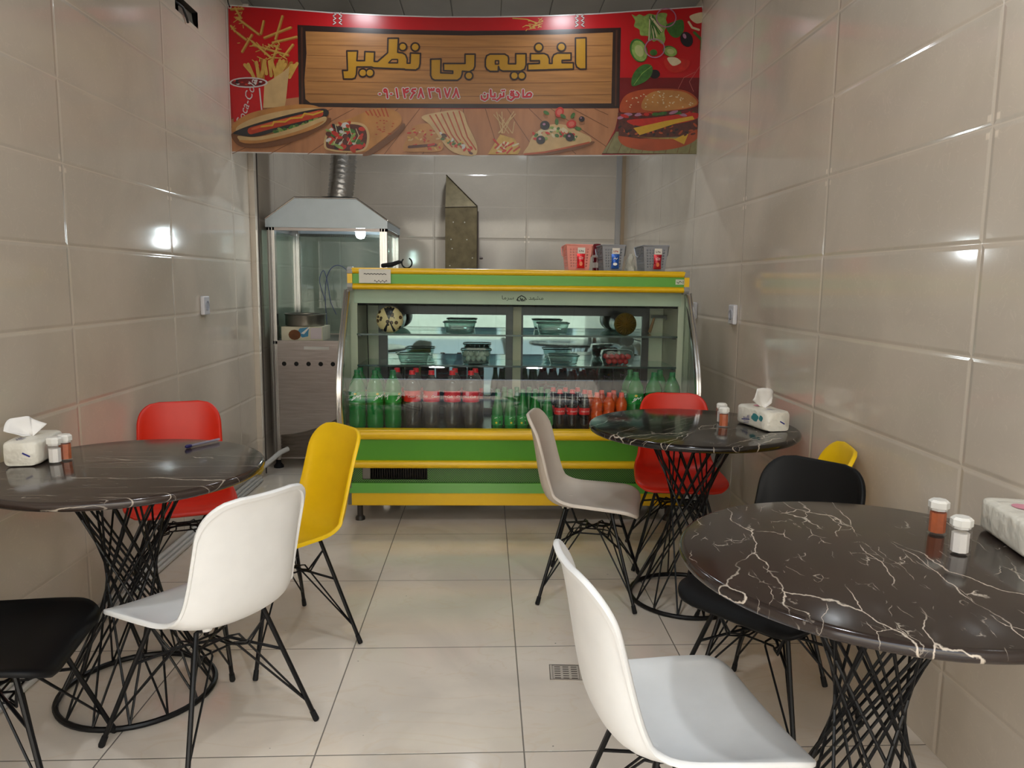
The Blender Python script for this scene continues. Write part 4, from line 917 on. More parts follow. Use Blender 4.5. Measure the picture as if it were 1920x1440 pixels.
for (p0, p1, m, lb), (rgb, lb2) in zip(bk, pk):
    x0, x1 = at(p0, 480, 4.13).x, at(p1, 480, 4.13).x; basket(x0, x1, 4.13, m, lb)
    cx_ = (x0+x1)/2 + .008; lean = .0105
    t = thing('snack_packet', (cx_, 4.127, FT+.012), lb2, 'packet', 0, 'snack packets hung on the baskets')
    b = MB(); rows = []
    for i in range(9):
        v = i/8; hw_ = .022*(1-.12*sin(v*pi)); rows.append([(hw_*(-1+2*j/8), -.003-.007*sin(pi*j/8)*sin(pi*v)**.6 - lean*v*.9, .078*v) for j in range(9)])
    for s in (0, 1):
        b.add([(p[0], p[1] if not s else -.002-lean*.9*p[2]/.078, p[2]) for r_ in rows for p in r_], [((i*9+j, i*9+j+1, (i+1)*9+j+1, (i+1)*9+j) if not s else (i*9+j, (i+1)*9+j, (i+1)*9+j+1, i*9+j+1)) for i in range(8) for j in range(8)], 0, True)
    b.build('foil_bag', mat('packet_%d_%d' % (rgb[0], rgb[2]), rgb, .22, .35, noise=.18, nscale=45, bump=.3, bscale=60), t)
    b = MB(); fz = lambda x, y: (x, -.0108-lean*.5-.0012, y)
    if rgb[2] > 150: b.add([fz(.012*cos(k*.6283)-.002, .024+.008*sin(k*.6283)) for k in range(10)], [tuple(range(10))], 1); strokes(b, [[(-.010, .05), (-.004, .058), (.004, .05), (.010, .056)]], .004, fz, 1)
    else: strokes(b, [[(-.012, .056), (0, .060), (.012, .056)], [(-.010, .05), (.010, .05)]], .0022, fz, 1); b.add([fz(.009*cos(k*.6283), .024+.012*sin(k*.6283)) for k in range(10)], [tuple(range(10))], 2)
    b.build('packet_print', [m_white, m_wprint, mat('packet_gold', (226, 120, 70), .4)], t)
    t = thing('price_card', (cx_+.002, 4.126, FT+.09), 'white price card above the packet on ' + {0: 'the pink basket', 1: 'the middle grey basket', 2: 'the rightmost grey basket'}[[q_[1] for q_ in pk].index(lb2)], 'card', 0, 'price cards on the baskets')
    MB().add([(-.02, -.0095, 0), (.02, -.0095, 0), (.02, -.0125, .032), (-.02, -.0125, .032), (-.02, -.0085, 0), (.02, -.0085, 0), (.02, -.0115, .032), (-.02, -.0115, .032)], [(0,1,2,3), (5,4,7,6), (0,4,5,1), (3,2,6,7), (0,3,7,4), (1,5,6,2)]).build('card', mat('card_white', (226, 222, 214), .6), t)
    b = MB(); strokes(b, [[(-.012, .016), (-.012, .008), (-.006, .008)], [(-.003, .016), (-.001, .008), (.002, .014)], [(.005, .010), (.010, .013), (.007, .008), (.012, .007)]], .0024, lambda x, y: (x, -.0103-.0031*y/.032-.0006, y+.003)); b.build('handwriting', mat('pen_red' if rgb[2] > 150 else 'pen_black', (170, 40, 36) if rgb[2] > 150 else (70, 60, 60), .6), t)
bx_ = at(1119.5, 480, 4.36).x
t = thing('bottle', (bx_, 4.36, FT), 'dark red bottle with white bands between the pink and middle baskets', 'bottle')
MB().lathe([(.02, 0), (.025, .004), (.025, .06), (.025, .145), (.02, .155), (.001, .157)], 20).build('bottle_body', mat('dark_red_glass', (110, 14, 30), .2), t)
MB().lathe([(.0255, .078), (.0255, .092)], 20, cap=False).lathe([(.0255, .02), (.0255, .05)], 20, cap=False).build('label_band', mat('band_white', (206, 200, 196), .4), t)
bx_ = at(1182, 480, 4.3).x
t = thing('carrier_bag', (bx_, 4.30, FT), 'small crumpled white bag left of the rightmost basket', 'bag')
b = MB(); rows = []
for i in range(10):
    v = i/9; r0 = .030*(1-.75*v**1.6); rows.append([(r0*cos(a*.5236)*(1+.18*sin(a*2.6+i))+.006*v*sin(i), r0*sin(a*.5236)*(1+.15*cos(a*3.1+i)), .10*v) for a in range(12)])
b.add([p for r_ in rows for p in r_], [(i*12+j, i*12+(j+1) % 12, (i+1)*12+(j+1) % 12, (i+1)*12+j) for i in range(9) for j in range(12)], 0, True).add(rows[-1], [tuple(range(12))]); b.build('bag_film', mat('bag_white', (204, 200, 186), .45, noise=.1, bump=.4, bscale=50), t)
h0 = at(745, 498, 4.2)
t = thing('hand_grip', (h0.x, 4.2, FT+.012), 'black curved grip with a loop end lying on the fridge top, left', 'grip')
pts = [(-.085, 0, .004), (-.03, .0, .010), (.015, .0, .024), (.04, 0, .018), (.052, 0, -.002)] 
MB().tube([(-.088, 0, .002), (-.08, 0, .002), (-.03, 0, .008), (.008, 0, .022), (.028, 0, .022)], [.008, .012, .013, .011, .006], 10).tube([(.052+.028*cos(a*pi/8+2.3), 0, .018+.028*sin(a*pi/8+2.3)) for a in range(14)], .0042, 6).build('grip_body', m_cap, t)

# ------------------------------------------------------------------ sockets, pipes, drain
m_sock = mat('socket_white', (204, 204, 210), .3)
def socket(x, y, z, s, lb):
    t = thing('wall_socket', (x, y, z), lb, 'wall socket', 0, 'white wall sockets')
    MB().box(min(0, s*.022), max(0, s*.022), -.042, .042, -.05, .05).build('socket_plate', m_sock, t, bevel=.006)
    MB().lathe([(.026, s*.022), (.026, s*.026), (.021, s*.026), (.021, s*.0225), (.001, s*.0225)], 20, ax='x', cap=False).build('socket_face', mat('socket_grey', (170, 172, 182), .35), t)
socket(XL, 4.13, 1.163, 1, 'white wall socket on the left wall, above the left table'); socket(XR, 3.83, 1.156, -1, 'white wall socket on the right wall, nearer the tables'); socket(XR, 4.56, 1.15, -1, 'white wall socket on the right wall beside the fridge edge')
m_pipe = mat('pale_conduit', (196, 194, 190), .35)
for k, (x_, z_, y0, y1, lb) in enumerate(((-1.505, .016, 1.3, 4.86, 'pale conduit lying on the floor, closest to the left wall'), (-1.477, .0125, 1.5, 4.90, 'pale conduit on the floor, middle of three by the left wall'), (-1.452, .0115, 1.9, 4.84, 'pale conduit on the floor, farthest from the left wall'))):
    t = tag(MB().tube([(x_, y0, z_), (x_, y1, z_)], z_-.001, 10).build('conduit_pipe', m_pipe), lb, 'pipe', 'conduits along the left wall')
tag(MB().tube([(-1.47, 4.90, .075), (-1.44, 5.0, .10), (-1.40, 5.1, .135), (-1.36, 5.15, .15)], .017, 8).tube([(-1.475, 4.85, .06), (-1.47, 4.90, .075)], .020, 8, 1).build('waste_hose', [m_pipe, mat('yellow_tape', (206, 178, 60), .5)]), 'short pale hose with yellow tape at the foot of the grill', 'hose')
t = thing('floor_drain', (.278, 2.385, 0), 'small square floor drain grate behind the foreground white chair', 'drain', -.05)
b = MB().box(-.055, .055, -.05, .05, 0, .0018)
for i in range(6):
    for j in range(3): b.box(-.038+j*.028, -.018+j*.028, -.040+i*.0145, -.036+i*.0145, .0018, .0024, 1)
for (x0, x1, y0, y1) in ((-.055, .055, -.05, -.048), (-.055, .055, .048, .05), (-.055, -.053, -.05, .05), (.053, .055, -.05, .05), (-.044, .044, -.043, -.0418), (-.044, .044, .0448, .046), (-.045, -.0438, -.043, .046), (.0438, .045, -.043, .046)): b.box(x0, x1, y0, y1, .0018, .0024, 1)
b.build('grate', [mat('drain_plate', (186, 176, 164), .4, noise=.06), mat('drain_dark', (70, 60, 54), .7)], t)

# ------------------------------------------------------------------ the printed banner strung across the room
YBN = 4.70
bn = thing('banner', (0, YBN, 2.0), 'red printed food banner strung between the walls above the fridge', 'banner')
LAYER = .0007
def bp(px, py, k): v = at(px, py, YBN); return (v.x, -LAYER*k-.0004, v.z-2.0)
def pm(name, rgb, noise=.06, ns=40, rough=.28): return mat('print_'+name, tuple(c*.76 for c in rgb), rough, 0, .4, noise=noise, nscale=ns)
R_RED, R_DRED, R_WOOD, R_DWOOD, R_BRN = pm('red', (206, 12, 22), .05, 3), pm('dark_red', (120, 8, 14), .3, 4), pm('wood', (190, 138, 78)), pm('dark_wood', (126, 74, 38)), pm('dark_brown', (42, 18, 12))
G_GOLD, G_FRY, G_FRY2, G_WHITE, G_BLK = pm('gold', (196, 142, 30), .03), pm('fries', (224, 176, 84), .12), pm('fries_dark', (186, 120, 48), .12), pm('white', (232, 226, 220), .04), pm('black', (26, 18, 22), .2)
G_BUN, G_BUN2, G_CRUST, G_SAUS, G_TOM, G_GRN, G_LGRN, G_CHEESE, G_MEAT, G_CREAM = pm('bun', (206, 140, 74), .18, 10), pm('bun_red', (192, 82, 40), .2, 10), pm('crust', (226, 186, 128), .12, 14), pm('sausage', (206, 62, 30), .15), pm('tomato', (214, 44, 34), .15), pm('leaf', (62, 112, 40), .3), pm('pale_leaf', (150, 176, 88), .3), pm('cheese', (236, 184, 58), .06), pm('meat', (92, 34, 24), .35, 60), pm('cream', (238, 218, 176), .06)
G_MAT, G_ONION, G_PLANK = pm('bamboo', (150, 142, 96), .15), pm('onion', (190, 130, 160), .1), mat('print_plank', (150, 100, 66), .3, 0, .4, noise=.16, nscale=3, stretch=(6, 1, 1.2))
G_BOARD = mat('print_board', (140, 95, 52), .3, 0, .4, noise=.2, nscale=4, stretch=(.8, 1, 14))
def cr(pts, n=5):                                   # closed smooth outline through the points
    o = []; N = len(pts)
    for i in range(N):
        p0, p1, p2, p3 = pts[i-1], pts[i], pts[(i+1) % N], pts[(i+2) % N]
        for k in range(n):
            t = k/n; o.append(tuple(.5*(2*p1[q]+(p2[q]-p0[q])*t+(2*p0[q]-5*p1[q]+4*p2[q]-p3[q])*t*t+(3*p1[q]-p0[q]-3*p2[q]+p3[q])*t**3) for q in (0, 1)))
    return o
class Print:
    def __init__(s, name): s.name, s.b, s.m = name, MB(), []
    def mi(s, m):
        if m not in s.m: s.m.append(m)
        return s.m.index(m)
    def poly(s, pts, m, k, smooth=False):
        pts = cr(pts) if smooth else pts
        k += s.lift(); tri = tessellate_polygon([[Vector((p[0], p[1], 0)) for p in pts]])
        s.b.add([bp(p[0], p[1], k) for p in pts], tri, s.mi(m))
    def ell(s, x, y, rx, ry, m, k, rot=0, n=18): s.poly([(x+rx*cos(a)*cos(rot)-ry*sin(a)*sin(rot), y+rx*cos(a)*sin(rot)+ry*sin(a)*cos(rot)) for a in [2*pi*i/n for i in range(n)]], m, k)
    def line(s, pts, wd, m, k):
        mi = s.mi(m); P2 = [Vector(p) for p in pts]
        for p in P2:
            k2 = k+s.lift(); s.b.add([bp(p.x+wd/2*cos(a*pi/5), p.y+wd/2*sin(a*pi/5), k2) for a in range(10)], [tuple(range(10))], mi)
        for a, c in zip(P2, P2[1:]):
            if (c-a).length < 1e-6: continue
            d = (c-a).normalized(); s2 = Vector((-d.y, d.x))*wd/2; k2 = k+s.lift()
            s.b.add([bp(*q_, k2) for q_ in (a-s2, a+s2, c+s2, c-s2)], [(0,1,2,3)], mi)
    def lift(s): s.n = getattr(s, 'n', 0)+1; return s.n*.004      # every stroke lies a hair above the one before
    def done(s): return s.b.build(s.name, s.m, bn)
A = lambda *p: [(400+x/3.84, y/3.84) for x, y in p]
B = lambda *p: [(860+x/3.84, y/3.84) for x, y in p]
rr = random.Random(3)
top = [(428, 9), (520, 15), (620, 23), (720, 28), (820, 31), (920, 31), (1020, 29), (1120, 25), (1220, 18), (1322, 11)]
bot = [(433, 286), (520, 287.5), (620, 290), (720, 291.5), (820, 292.5), (920, 293), (1020, 293), (1120, 292.5), (1220, 291.5), (1310, 290)]
b = MB(); NV = 8
vs = [bp(t_[0]+(o_[0]-t_[0])*v/NV, t_[1]+(o_[1]-t_[1])*v/NV, 0) for v in range(NV+1) for t_, o_ in zip(top, bot)]
b.add(vs, [(v*10+i, v*10+i+1, (v+1)*10+i+1, (v+1)*10+i) for v in range(NV) for i in range(9)])
sh_ = b.build('vinyl_sheet', [R_RED, mat('vinyl_back', (214, 210, 204), .5)], bn); so = sh_.modifiers.new('thickness', 'SOLIDIFY'); so.thickness = .0012; so.offset = -1; so.material_offset = 1
for e_, dy in ((top, 1.0), (bot, -.8)):
    p = Print('white_hem'); p.line([(x, y+dy) for x, y in e_], 2.2, G_WHITE, 1); p.done()
p = Print('plank_print')
p.poly(A((125, 1095), (120, 870), (250, 770), (460, 720), (620, 700)) + [(561, 200), (860, 204), (1161, 203), (1154, 240)] + B((1030, 1110), (1030, 1124)) + [(1020, 292), (875, 292), (640, 289), (520, 286.5)], G_PLANK, 1)
for k in range(17):
    x0 = 500+k*41; xb = 875+(x0-875)*1.75
    if xb < 434: yb = 204+(285-204)*(x0-434)/(x0-xb); xb = 434
    else: yb = 289
    if xb > 1140: yb = 204+(285-204)*(1140-x0)/(xb-x0); xb = 1140
    if yb > 210 and (x0 < 1150): p.line([(x0, 204), (xb, yb)], 1.1, R_DWOOD, 2)
p.done()
p = Print('signboard_print')
p.poly([(558, 47), (640, 51), (760, 56), (875, 58), (1000, 57), (1164, 52), (1161, 203), (875, 203), (700, 202), (561, 200)], R_BRN, 3)
p.poly([(573, 59), (575, 100), (571, 150), (573, 186), (582, 193), (700, 194), (875, 195), (1000, 195), (1146, 194), (1149, 61), (1050, 65), (875, 67), (720, 64), (640, 61)], G_BOARD, 4)
for y0 in (84, 104, 128, 152, 176): p.line([(576, y0), (700, y0+3), (875, y0+5), (1000, y0+4), (1145, y0+1)], .7, R_DWOOD, 5)
p.line([(566, 53), (567, 195)], 3.4, pm('frame_light', (84, 44, 26)), 4); p.line([(1156, 58), (1154, 198)], 3.4, pm('frame_light', (84, 44, 26)), 4)
p.done()
C1 = lambda *q: [(620+x/7.385, 60+y/7.385) for x, y in q]
C2 = lambda *q: [(880+x/8, 60+y/8) for x, y in q]
p = Print('title_lettering')
def word(outline, dots_=(), holes=()):
    p.poly(outline, G_GOLD, 6)
    p.line(outline+outline[:1], 3.0, R_BRN, 7)
    for h in holes: p.poly(h, G_BOARD, 7); p.line(h+h[:1], 2.4, R_BRN, 8)
    for (x, y), r in dots_:
        p.ell(x, y, r+1.5, r+1.5, R_BRN, 8, n=24); p.ell(x, y, r-1.6, r-1.6, G_GOLD, 9, n=24)
word(C1((165,535),(235,535),(225,265),(375,265),(365,400),(470,400),(475,275),(610,280),(605,410),(650,412),(790,290),(795,90),(940,90),(930,285),(1000,295),(1040,320),(1062,380),(1060,435),(1100,435),(1105,295),(1245,300),(1240,440),(1225,500),(1180,530),(1035,525),(1025,518),(600,500),(565,488),(365,488),(360,590),(340,640),(300,655),(180,655)),
     [(C1((1000,210))[0], 7.4), (C1((1172,213))[0], 7.8), (C1((447,570))[0], 7.6), (C1((545,570))[0], 7.6)], [C1((805,430),(850,385),(928,385),(928,430))])
word([(807.5,111.5),(827,111),(826.5,137),(849,138),(849,133.8),(832,133),(831.5,119.5),(872,119.5),(872,102),(891,102),(890.5,125),(888,131),(880,135),(867,134),(866.5,140),(864,146.5),(858,151),(815,150.7),(810,148),(807.5,142)], [((879.2, 142.6), 7.4)])
word(C2((1590,95),(1750,90),(1750,560),(1660,562),(1610,530),(1590,480)))
word(C2((875,580),(1170,572),(1180,570),(1560,560),(1560,465),(1390,465),(1390,430),(1525,425),(1525,320),(1320,320),(1265,345),(1240,400),(1240,475),(1200,475),(1200,410),(1175,350),(1120,325),(915,328),(915,435),(1050,435),(1050,475),(875,480)), [(C2((1040,235))[0], 7.8), (C2((1380,230))[0], 7.8)])
word(C2((240,420),(260,360),(310,335),(530,335),(580,365),(590,410),(585,480),(695,480),(695,330),(850,330),(850,500),(830,560),(770,590),(500,590),(455,570),(437,520),(433,595),(310,595),(260,560),(240,520)), [(C2((675,660))[0], 7.4), (C2((785,660))[0], 7.4)], [C2((390,435),(440,435),(440,485),(390,485))])
p.done()
C3 = lambda *q: [(690+x/5.818, 150+y/5.818) for x, y in q]
circ = lambda x, y, r, n=10: [(x+r*cos(2*pi*i/n), y+r*sin(2*pi*i/n)) for i in range(n+1)]
digits = [[(125,155),(135,155)], circ(190,118,15), [(206,122),(215,195)], [(250,155),(260,155)], [(310,98),(325,192)], [(385,98),(404,192)], [(398,128),(420,138),(440,124)], [(402,118),(416,100),(438,96)], [(520,102),(486,106),(478,126),(512,140)], [(512,140),(488,160),(466,200)], [(575,98),(568,140),(550,192)], [(577,98),(590,150),(605,192)],
          [(662,98),(682,192)], [(664,104),(690,116),(694,98)], [(692,114),(716,114),(720,96)], circ(764,116,15), [(780,122),(790,195)], [(838,98),(852,150),(866,190)], [(896,98),(880,150),(866,190)], [(960,98),(950,150),(926,192)], [(962,98),(976,150),(990,192)]]
name = [[(1690,186),(1722,186),(1742,150),(1768,142),(1784,158),(1774,184),(1722,186)], [(1692,112),(1692,186)], [(1622,134),(1648,162),(1638,188),(1606,188)], circ(1572,158,15), [(1588,160),(1592,196),(1562,222),(1528,208),(1526,182)], [(1560,126),(1564,126)], [(1584,126),(1588,126)],
        [(1480,144),(1480,182),(1446,186)], [(1462,118),(1466,118)], [(1484,116),(1488,116)], [(1444,160),(1442,192),(1406,224)], [(1338,112),(1340,182),(1384,184),(1384,152)], [(1362,212),(1366,212)], [(1384,212),(1388,212)], [(1306,160),(1304,202),(1274,222),(1240,206),(1238,176)], [(1270,150),(1274,150)]]
G_CRIM = pm('crimson', (206, 32, 44), .03)
for nm, st in (('phone_number_lettering', digits), ('name_lettering', name)):
    p = Print(nm)
    for s_ in st: p.line(C3(*s_), 6.4, G_WHITE, 6)
    for s_ in st: p.line(C3(*s_), 3.6, G_CRIM, 8)
    p.done()
# chains that seem to hold the signboard
p = Print('chain_print')
for cx_, y0 in ((633, 24), (1087, 28)):
    for k in range(3):
        for s in (-1, 1): p.line([(cx_+s*7, y0+k*8), (cx_+s*3, y0+k*8+3), (cx_+s*8, y0+k*8+6)], 3, R_DRED, 4); p.line([(cx_+s*7, y0+k*8), (cx_+s*3, y0+k*8+3), (cx_+s*8, y0+k*8+6)], 1.6, G_WHITE, 5)
p.done()
# left: fries flying out of a paper pouch, a cola cup
p = Print('fries_print')
fr_ = [((170,130),(330,250)), ((365,155),(345,245)), ((500,120),(450,285)), ((370,275),(560,200)), ((280,255),(210,375)), ((605,268),(430,310)), ((575,325),(510,410)), ((130,190),(160,230)), ((160,60),(200,130)), ((130,70),(215,65)), ((175,240),(240,290)), ((300,330),(540,400)), ((280,300),(420,420)), ((470,330),(420,460))]
for a_, c_ in fr_: p.line(A(a_, c_), 5, G_FRY2, 2); p.line(A((a_[0]-4, a_[1]-4), (c_[0]-4, c_[1]-4)), 3, G_FRY, 3)
for k in range(26):
    x = rr.uniform(270, 560); y = 430+abs(x-400)*.1+rr.uniform(0, 30); a_ = rr.uniform(-.5, .5)+(x-410)/300; q = A((x, 570-rr.uniform(0, 40)), (x+120*sin(a_)*.8, y)); p.line(q, 6, G_FRY2 if k % 3 == 0 else G_FRY, 3+k % 3*.5)
for k in range(14):
    x, y = rr.uniform(130, 220), rr.uniform(40, 320); p.line(A((x, y), (x+rr.uniform(-40, 60), y+rr.uniform(-30, 40))), 1.6, G_FRY, 2)
for k in range(30):
    x, y = rr.uniform(280, 500), rr.uniform(290, 440); p.line(A((x, y), (x+rr.uniform(-60, 60), y+rr.uniform(-40, 40))), 1.8, G_FRY, 2)
p.poly(A((370,600),(420,575),(490,530),(550,480),(525,720),(515,772),(360,778)), G_CRUST, 6)
p.done()
p = Print('cola_cup_print')
p.poly(A((118,585),(395,605),(345,860),(150,880)), pm('cup_red', (216, 16, 26), .05), 7)
p.ell(*A((256, 596))[0], 36, 10, G_WHITE, 8); p.ell(*A((256, 596))[0], 32.5, 7.5, R_DRED, 9)
for k in range(14): p.ell(*A((256+rr.uniform(-100, 100), 596+rr.uniform(-18, 18)))[0], 3, 1.5, (G_WHITE, G_BLK, G_TOM)[k % 3], 9.5)
m_i = p.mi(G_WHITE); ang = radians(-72)
def cupf(x, y):
    X, Y = x*66, -y*66; q = A((240, 750))[0]; return bp(q[0]+X*cos(ang)-Y*sin(ang), q[1]+X*sin(ang)+Y*cos(ang), 10)
place_text(p.b, T_COKE, .33, cupf, m_i); p.line(A((335, 640), (345, 740), (352, 800)), 2.4, G_WHITE, 10)
p.done()
p = Print('hot_dog_print')
p.poly(A((140,960),(300,1000),(600,940),(830,850),(820,900),(640,1000),(420,1060),(240,1066),(160,1030)), R_DWOOD, 10.6, True)
p.poly(A((135,930),(160,880),(260,820),(420,780),(600,755),(720,760),(790,790),(800,830),(700,900),(500,950),(300,975),(180,975),(150,960)), G_BUN, 11, True)
p.poly(A((180,910),(300,850),(500,800),(700,780),(790,800),(700,830),(500,870),(300,920),(180,950)), G_CRUST, 12, True)
p.poly(A((150,955),(300,895),(600,815),(800,785),(825,835),(700,880),(450,950),(300,985),(190,975)), G_BLK, 13, True)
for k in range(16): x = rr.uniform(430, 800); p.ell(*A((x, 960-(x-430)*.30+rr.uniform(-10, 14)))[0], 6, 3, (G_GRN, G_LGRN)[k % 2], 14, rr.uniform(-1, 1))
p.line(A((275,945),(420,905),(600,860),(770,820)), 13, G_SAUS, 15); p.line(A((285,932),(420,893),(600,848),(750,812)), 4, pm('sausage_light', (232, 110, 60)), 16)
p.line(A((350,915),(430,905),(440,880),(520,880),(560,855),(640,850),(660,820),(720,830),(790,805)), 3, G_CHEESE, 17)
p.poly(A((185,980),(300,990),(450,962),(650,900),(800,842),(808,882),(700,940),(500,1000),(350,1030),(240,1035),(192,1012)), G_CRUST, 15, True)
p.poly(A((192,1012),(350,1010),(600,950),(800,872),(700,940),(500,1000),(350,1030),(240,1035)), G_BUN, 16, True)
p.done()
p = Print('wrap_print')
p.poly(A((1080,1110),(1300,960),(1370,890),(1375,930),(1290,1010),(1150,1110)), R_DWOOD, 10.6, True)
p.poly(A((880,905),(1000,850),(1150,790),(1260,785),(1340,820),(1355,880),(1300,940),(1150,1060),(1080,1095),(960,1060)), G_BUN, 11, True)
for k in range(6): p.line(A((1100+k*28, 800-k*3+rr.uniform(-6, 6)), (1120+k*28, 830+k*2)), 2.6, G_BUN2, 12)
for k in range(20): p.ell(*A((1230+rr.uniform(-80, 90), 900+rr.uniform(-60, 70)))[0], 2, 1, G_BUN2, 12)
p.poly(A((800,1060),(820,950),(900,895),(1000,880),(1090,900),(1125,970),(1110,1060),(1060,1095),(960,1100),(860,1090)), G_CRUST, 12, True); p.poly(A((815,1055),(835,955),(905,908),(1000,896),(1080,915),(1108,975),(1095,1055),(1050,1083),(960,1088),(870,1078)), G_MEAT, 12.4, True)
for k in range(64):
    a_ = rr.uniform(0, 2*pi); q_ = sqrt(rr.uniform(0, 1)); x, y = 965+140*q_*cos(a_), 990+95*q_*sin(a_)
    p.ell(*A((x, y))[0], rr.uniform(4, 10), rr.uniform(2.5, 5), (G_TOM, G_SAUS, G_BLK, G_GRN, G_LGRN, G_WHITE, G_MEAT, G_TOM)[k % 8], 13+k*.06, rr.uniform(-1, 1))
for k in range(4): p.line(A((880+50*k, 900+10*k), (900+50*k, 980), (870+50*k, 1040)), 1.2, G_CREAM, 16.5)
p.done()
p = Print('toasted_sandwich_print')
p.poly(A((1370,1085),(1400,990),(1440,915),(1540,890),(1600,930),(1650,1010),(1640,1085),(1500,1095)), G_BUN, 11, True)
for k in range(40): x, y = rr.uniform(1400, 1630), rr.uniform(930, 1075); p.ell(*A((x, y))[0], rr.uniform(2, 5), 1.6, (G_FRY, G_BUN2, G_CRUST, G_TOM)[k % 4], 12+k*.02, rr.uniform(-1, 1))
p.line(A((1410,1060),(1600,1045)), 5, G_MEAT, 13); p.line(A((1550, 1048), (1590, 1040)), 4, G_TOM, 13.5)
p.poly(A((1500,845),(1600,815),(1780,800),(1830,900),(1895,1040),(1890,1115),(1800,1120),(1700,1080),(1620,980),(1560,900)), G_CRUST, 14, True)
for k in range(6): p.line(A((1560+k*42, 835-k*6), (1640+k*38, 960+k*6), (1720+k*34, 1060+k*4)), 2.6, G_BUN2, 15)
for k in range(26):
    x, y = rr.uniform(1640, 1880), 0; y = 960+(x-1600)*.5+rr.uniform(-30, 20); p.ell(*A((min(x, 1885), min(y, 1110)))[0], 4, 2.2, (G_GRN, G_TOM, G_WHITE, G_MEAT, G_FRY)[k % 5], 16+k*.02, rr.uniform(-1, 1))
p.done()
p = Print('fries_heap_print')
for k in range(9): x = 240+k*20; p.line(B((300+rr.uniform(-50, 110), 800+rr.uniform(0, 80)), (320+rr.uniform(-50, 70), 960)), 1.6, G_CRUST, 11)
p.poly(B((210,1112),(300,970),(400,1000),(445,1075),(425,1112)), G_FRY, 12)
for k in range(16): x, y = rr.uniform(240, 420), rr.uniform(1030, 1105); p.line(B((x, y), (x+rr.uniform(-40, 40), y-rr.uniform(5, 40))), 3.2, (G_TOM, G_CREAM, G_SAUS)[k % 3], 13+k*.03)
p.done()
p = Print('pizza_print')
p.poly(B((470,1116),(700,1070),(950,1020),(960,1040),(820,1085),(620,1118)), R_DWOOD, 10.6, True)
p.poly(B((470,1112),(500,1050),(540,970),(640,905),(760,900),(880,955),(945,990),(940,1030),(800,1062),(620,1100)), G_CRUST, 11, True)
p.line(B((475,1112),(620,1098),(800,1060),(938,1028)), 3.4, G_BUN2, 12)
for k in range(46):
    u, v = rr.random(), rr.random(); x = 520+340*u; y = 1060-120*u*(1-u)*2-30*u+(-60+90*v)*(1-.5*u)
    p.ell(*B((x, y-20))[0], rr.uniform(3, 6), rr.uniform(2, 3.4), (G_CREAM, G_GRN, G_CREAM, G_TOM, G_LGRN)[k % 5], 12.5+k*.03, rr.uniform(-1, 1))
for x, y, r in ((620,905,9), (590,1010,8.5), (800,990,8.5), (885,860,5.5)): p.ell(*B((x, y))[0], r, r*.95, G_BLK, 15); p.ell(*B((x-6, y-8))[0], r*.3, r*.25, G_ONION, 15.5)
for x, y, rx, ry, ro in ((725,810,8,10,.4), (810,895,9.5,7.5,-.3)): p.ell(*B((x, y))[0], rx, ry, G_TOM, 15, ro); p.ell(*B((x, y))[0], rx*.6, ry*.6, pm('tomato_light', (232, 110, 90)), 15.5, ro)
for x, y, ro in ((630,815,.5), (705,880,1.5), (750,840,.6), (820,835,-1), (860,930,.2)): p.ell(*B((x, y))[0], 6, 3.4, G_GRN, 16, ro)
p.done()
p = Print('burger_print')
p.poly(B((1150,560),(1740,560),(1725,1110),(1030,1110),(1120,950),(1150,830)), R_DRED, 2)
p.poly(B((1030,1105),(1130,950),(1725,930),(1725,1110)), G_MAT, 11)
for k in range(8): p.line(B((1060+k*85, 1105), (1130+k*80, 950)), .8, R_DWOOD, 11.5)
p.poly(B((1152,975),(1230,990),(1560,1000),(1700,925),(1712,1000),(1600,1060),(1400,1088),(1230,1066),(1160,1025)), G_BUN2, 12, True)
p.poly(B((1145,815),(1720,775),(1718,930),(1600,985),(1300,1000),(1150,980)), G_MEAT, 13)
p.poly(B((1240,985),(1560,1000),(1655,955),(1620,1042),(1540,1003)), G_CHEESE, 14)
for k in range(60): x, y = rr.uniform(1160, 1710), rr.uniform(890, 980); p.ell(*B((x, y))[0], rr.uniform(2, 6), 2, (G_MEAT, G_BUN2, G_BLK)[k % 3], 14.1+k*.01, rr.uniform(-1, 1))
p.poly(B((1210,870),(1400,850),(1700,815),(1705,860),(1560,895),(1300,910)), G_TOM, 15, True)
p.poly(B((1255,925),(1480,875),(1680,838),(1695,862),(1560,892),(1300,976)), G_CHEESE, 16)
for k in range(24): x = rr.uniform(1150, 1700); p.ell(*B((x, 840-(x-1150)*.05+rr.uniform(-14, 14)))[0], rr.uniform(5, 9), 3, (G_GRN, G_ONION, R_DRED, G_TOM)[k % 4], 16.5+k*.02, rr.uniform(-.4, .4))
p.poly(B((1158,800),(1162,750),(1200,690),(1290,655),(1430,642),(1600,650),(1690,690),(1722,750),(1640,788),(1400,812),(1200,815)), G_BUN2, 18, True)
p.poly(B((1320,790),(1340,700),(1440,655),(1600,662),(1680,700),(1712,750),(1640,780),(1480,800)), G_BUN, 18.5, True)
for k in range(46):
    a_ = rr.uniform(0, pi); q_ = sqrt(rr.random()); p.ell(*B((1440+255*q_*cos(a_), 775-115*q_*sin(a_)))[0], 1.6, 1.0, G_CREAM, 19.5, rr.uniform(-1, 1))
p.line(B((1580,640),(1620,560),(1700,520)), .8, pm('steam', (214, 120, 110)), 3); p.line(B((1690,660),(1660,590),(1740,470)), .8, pm('steam', (214, 120, 110)), 3)
p.done()
p = Print('vegetable_print')
p.poly(B((1245,105),(1275,118),(1300,104),(1335,116),(1370,100),(1420,108),(1455,94),(1500,100),(1492,140),(1502,180),(1480,230),(1488,280),(1470,320),(1430,292),(1400,300),(1365,262),(1310,255),(1300,215),(1262,190),(1270,150)), G_LGRN, 3, True)
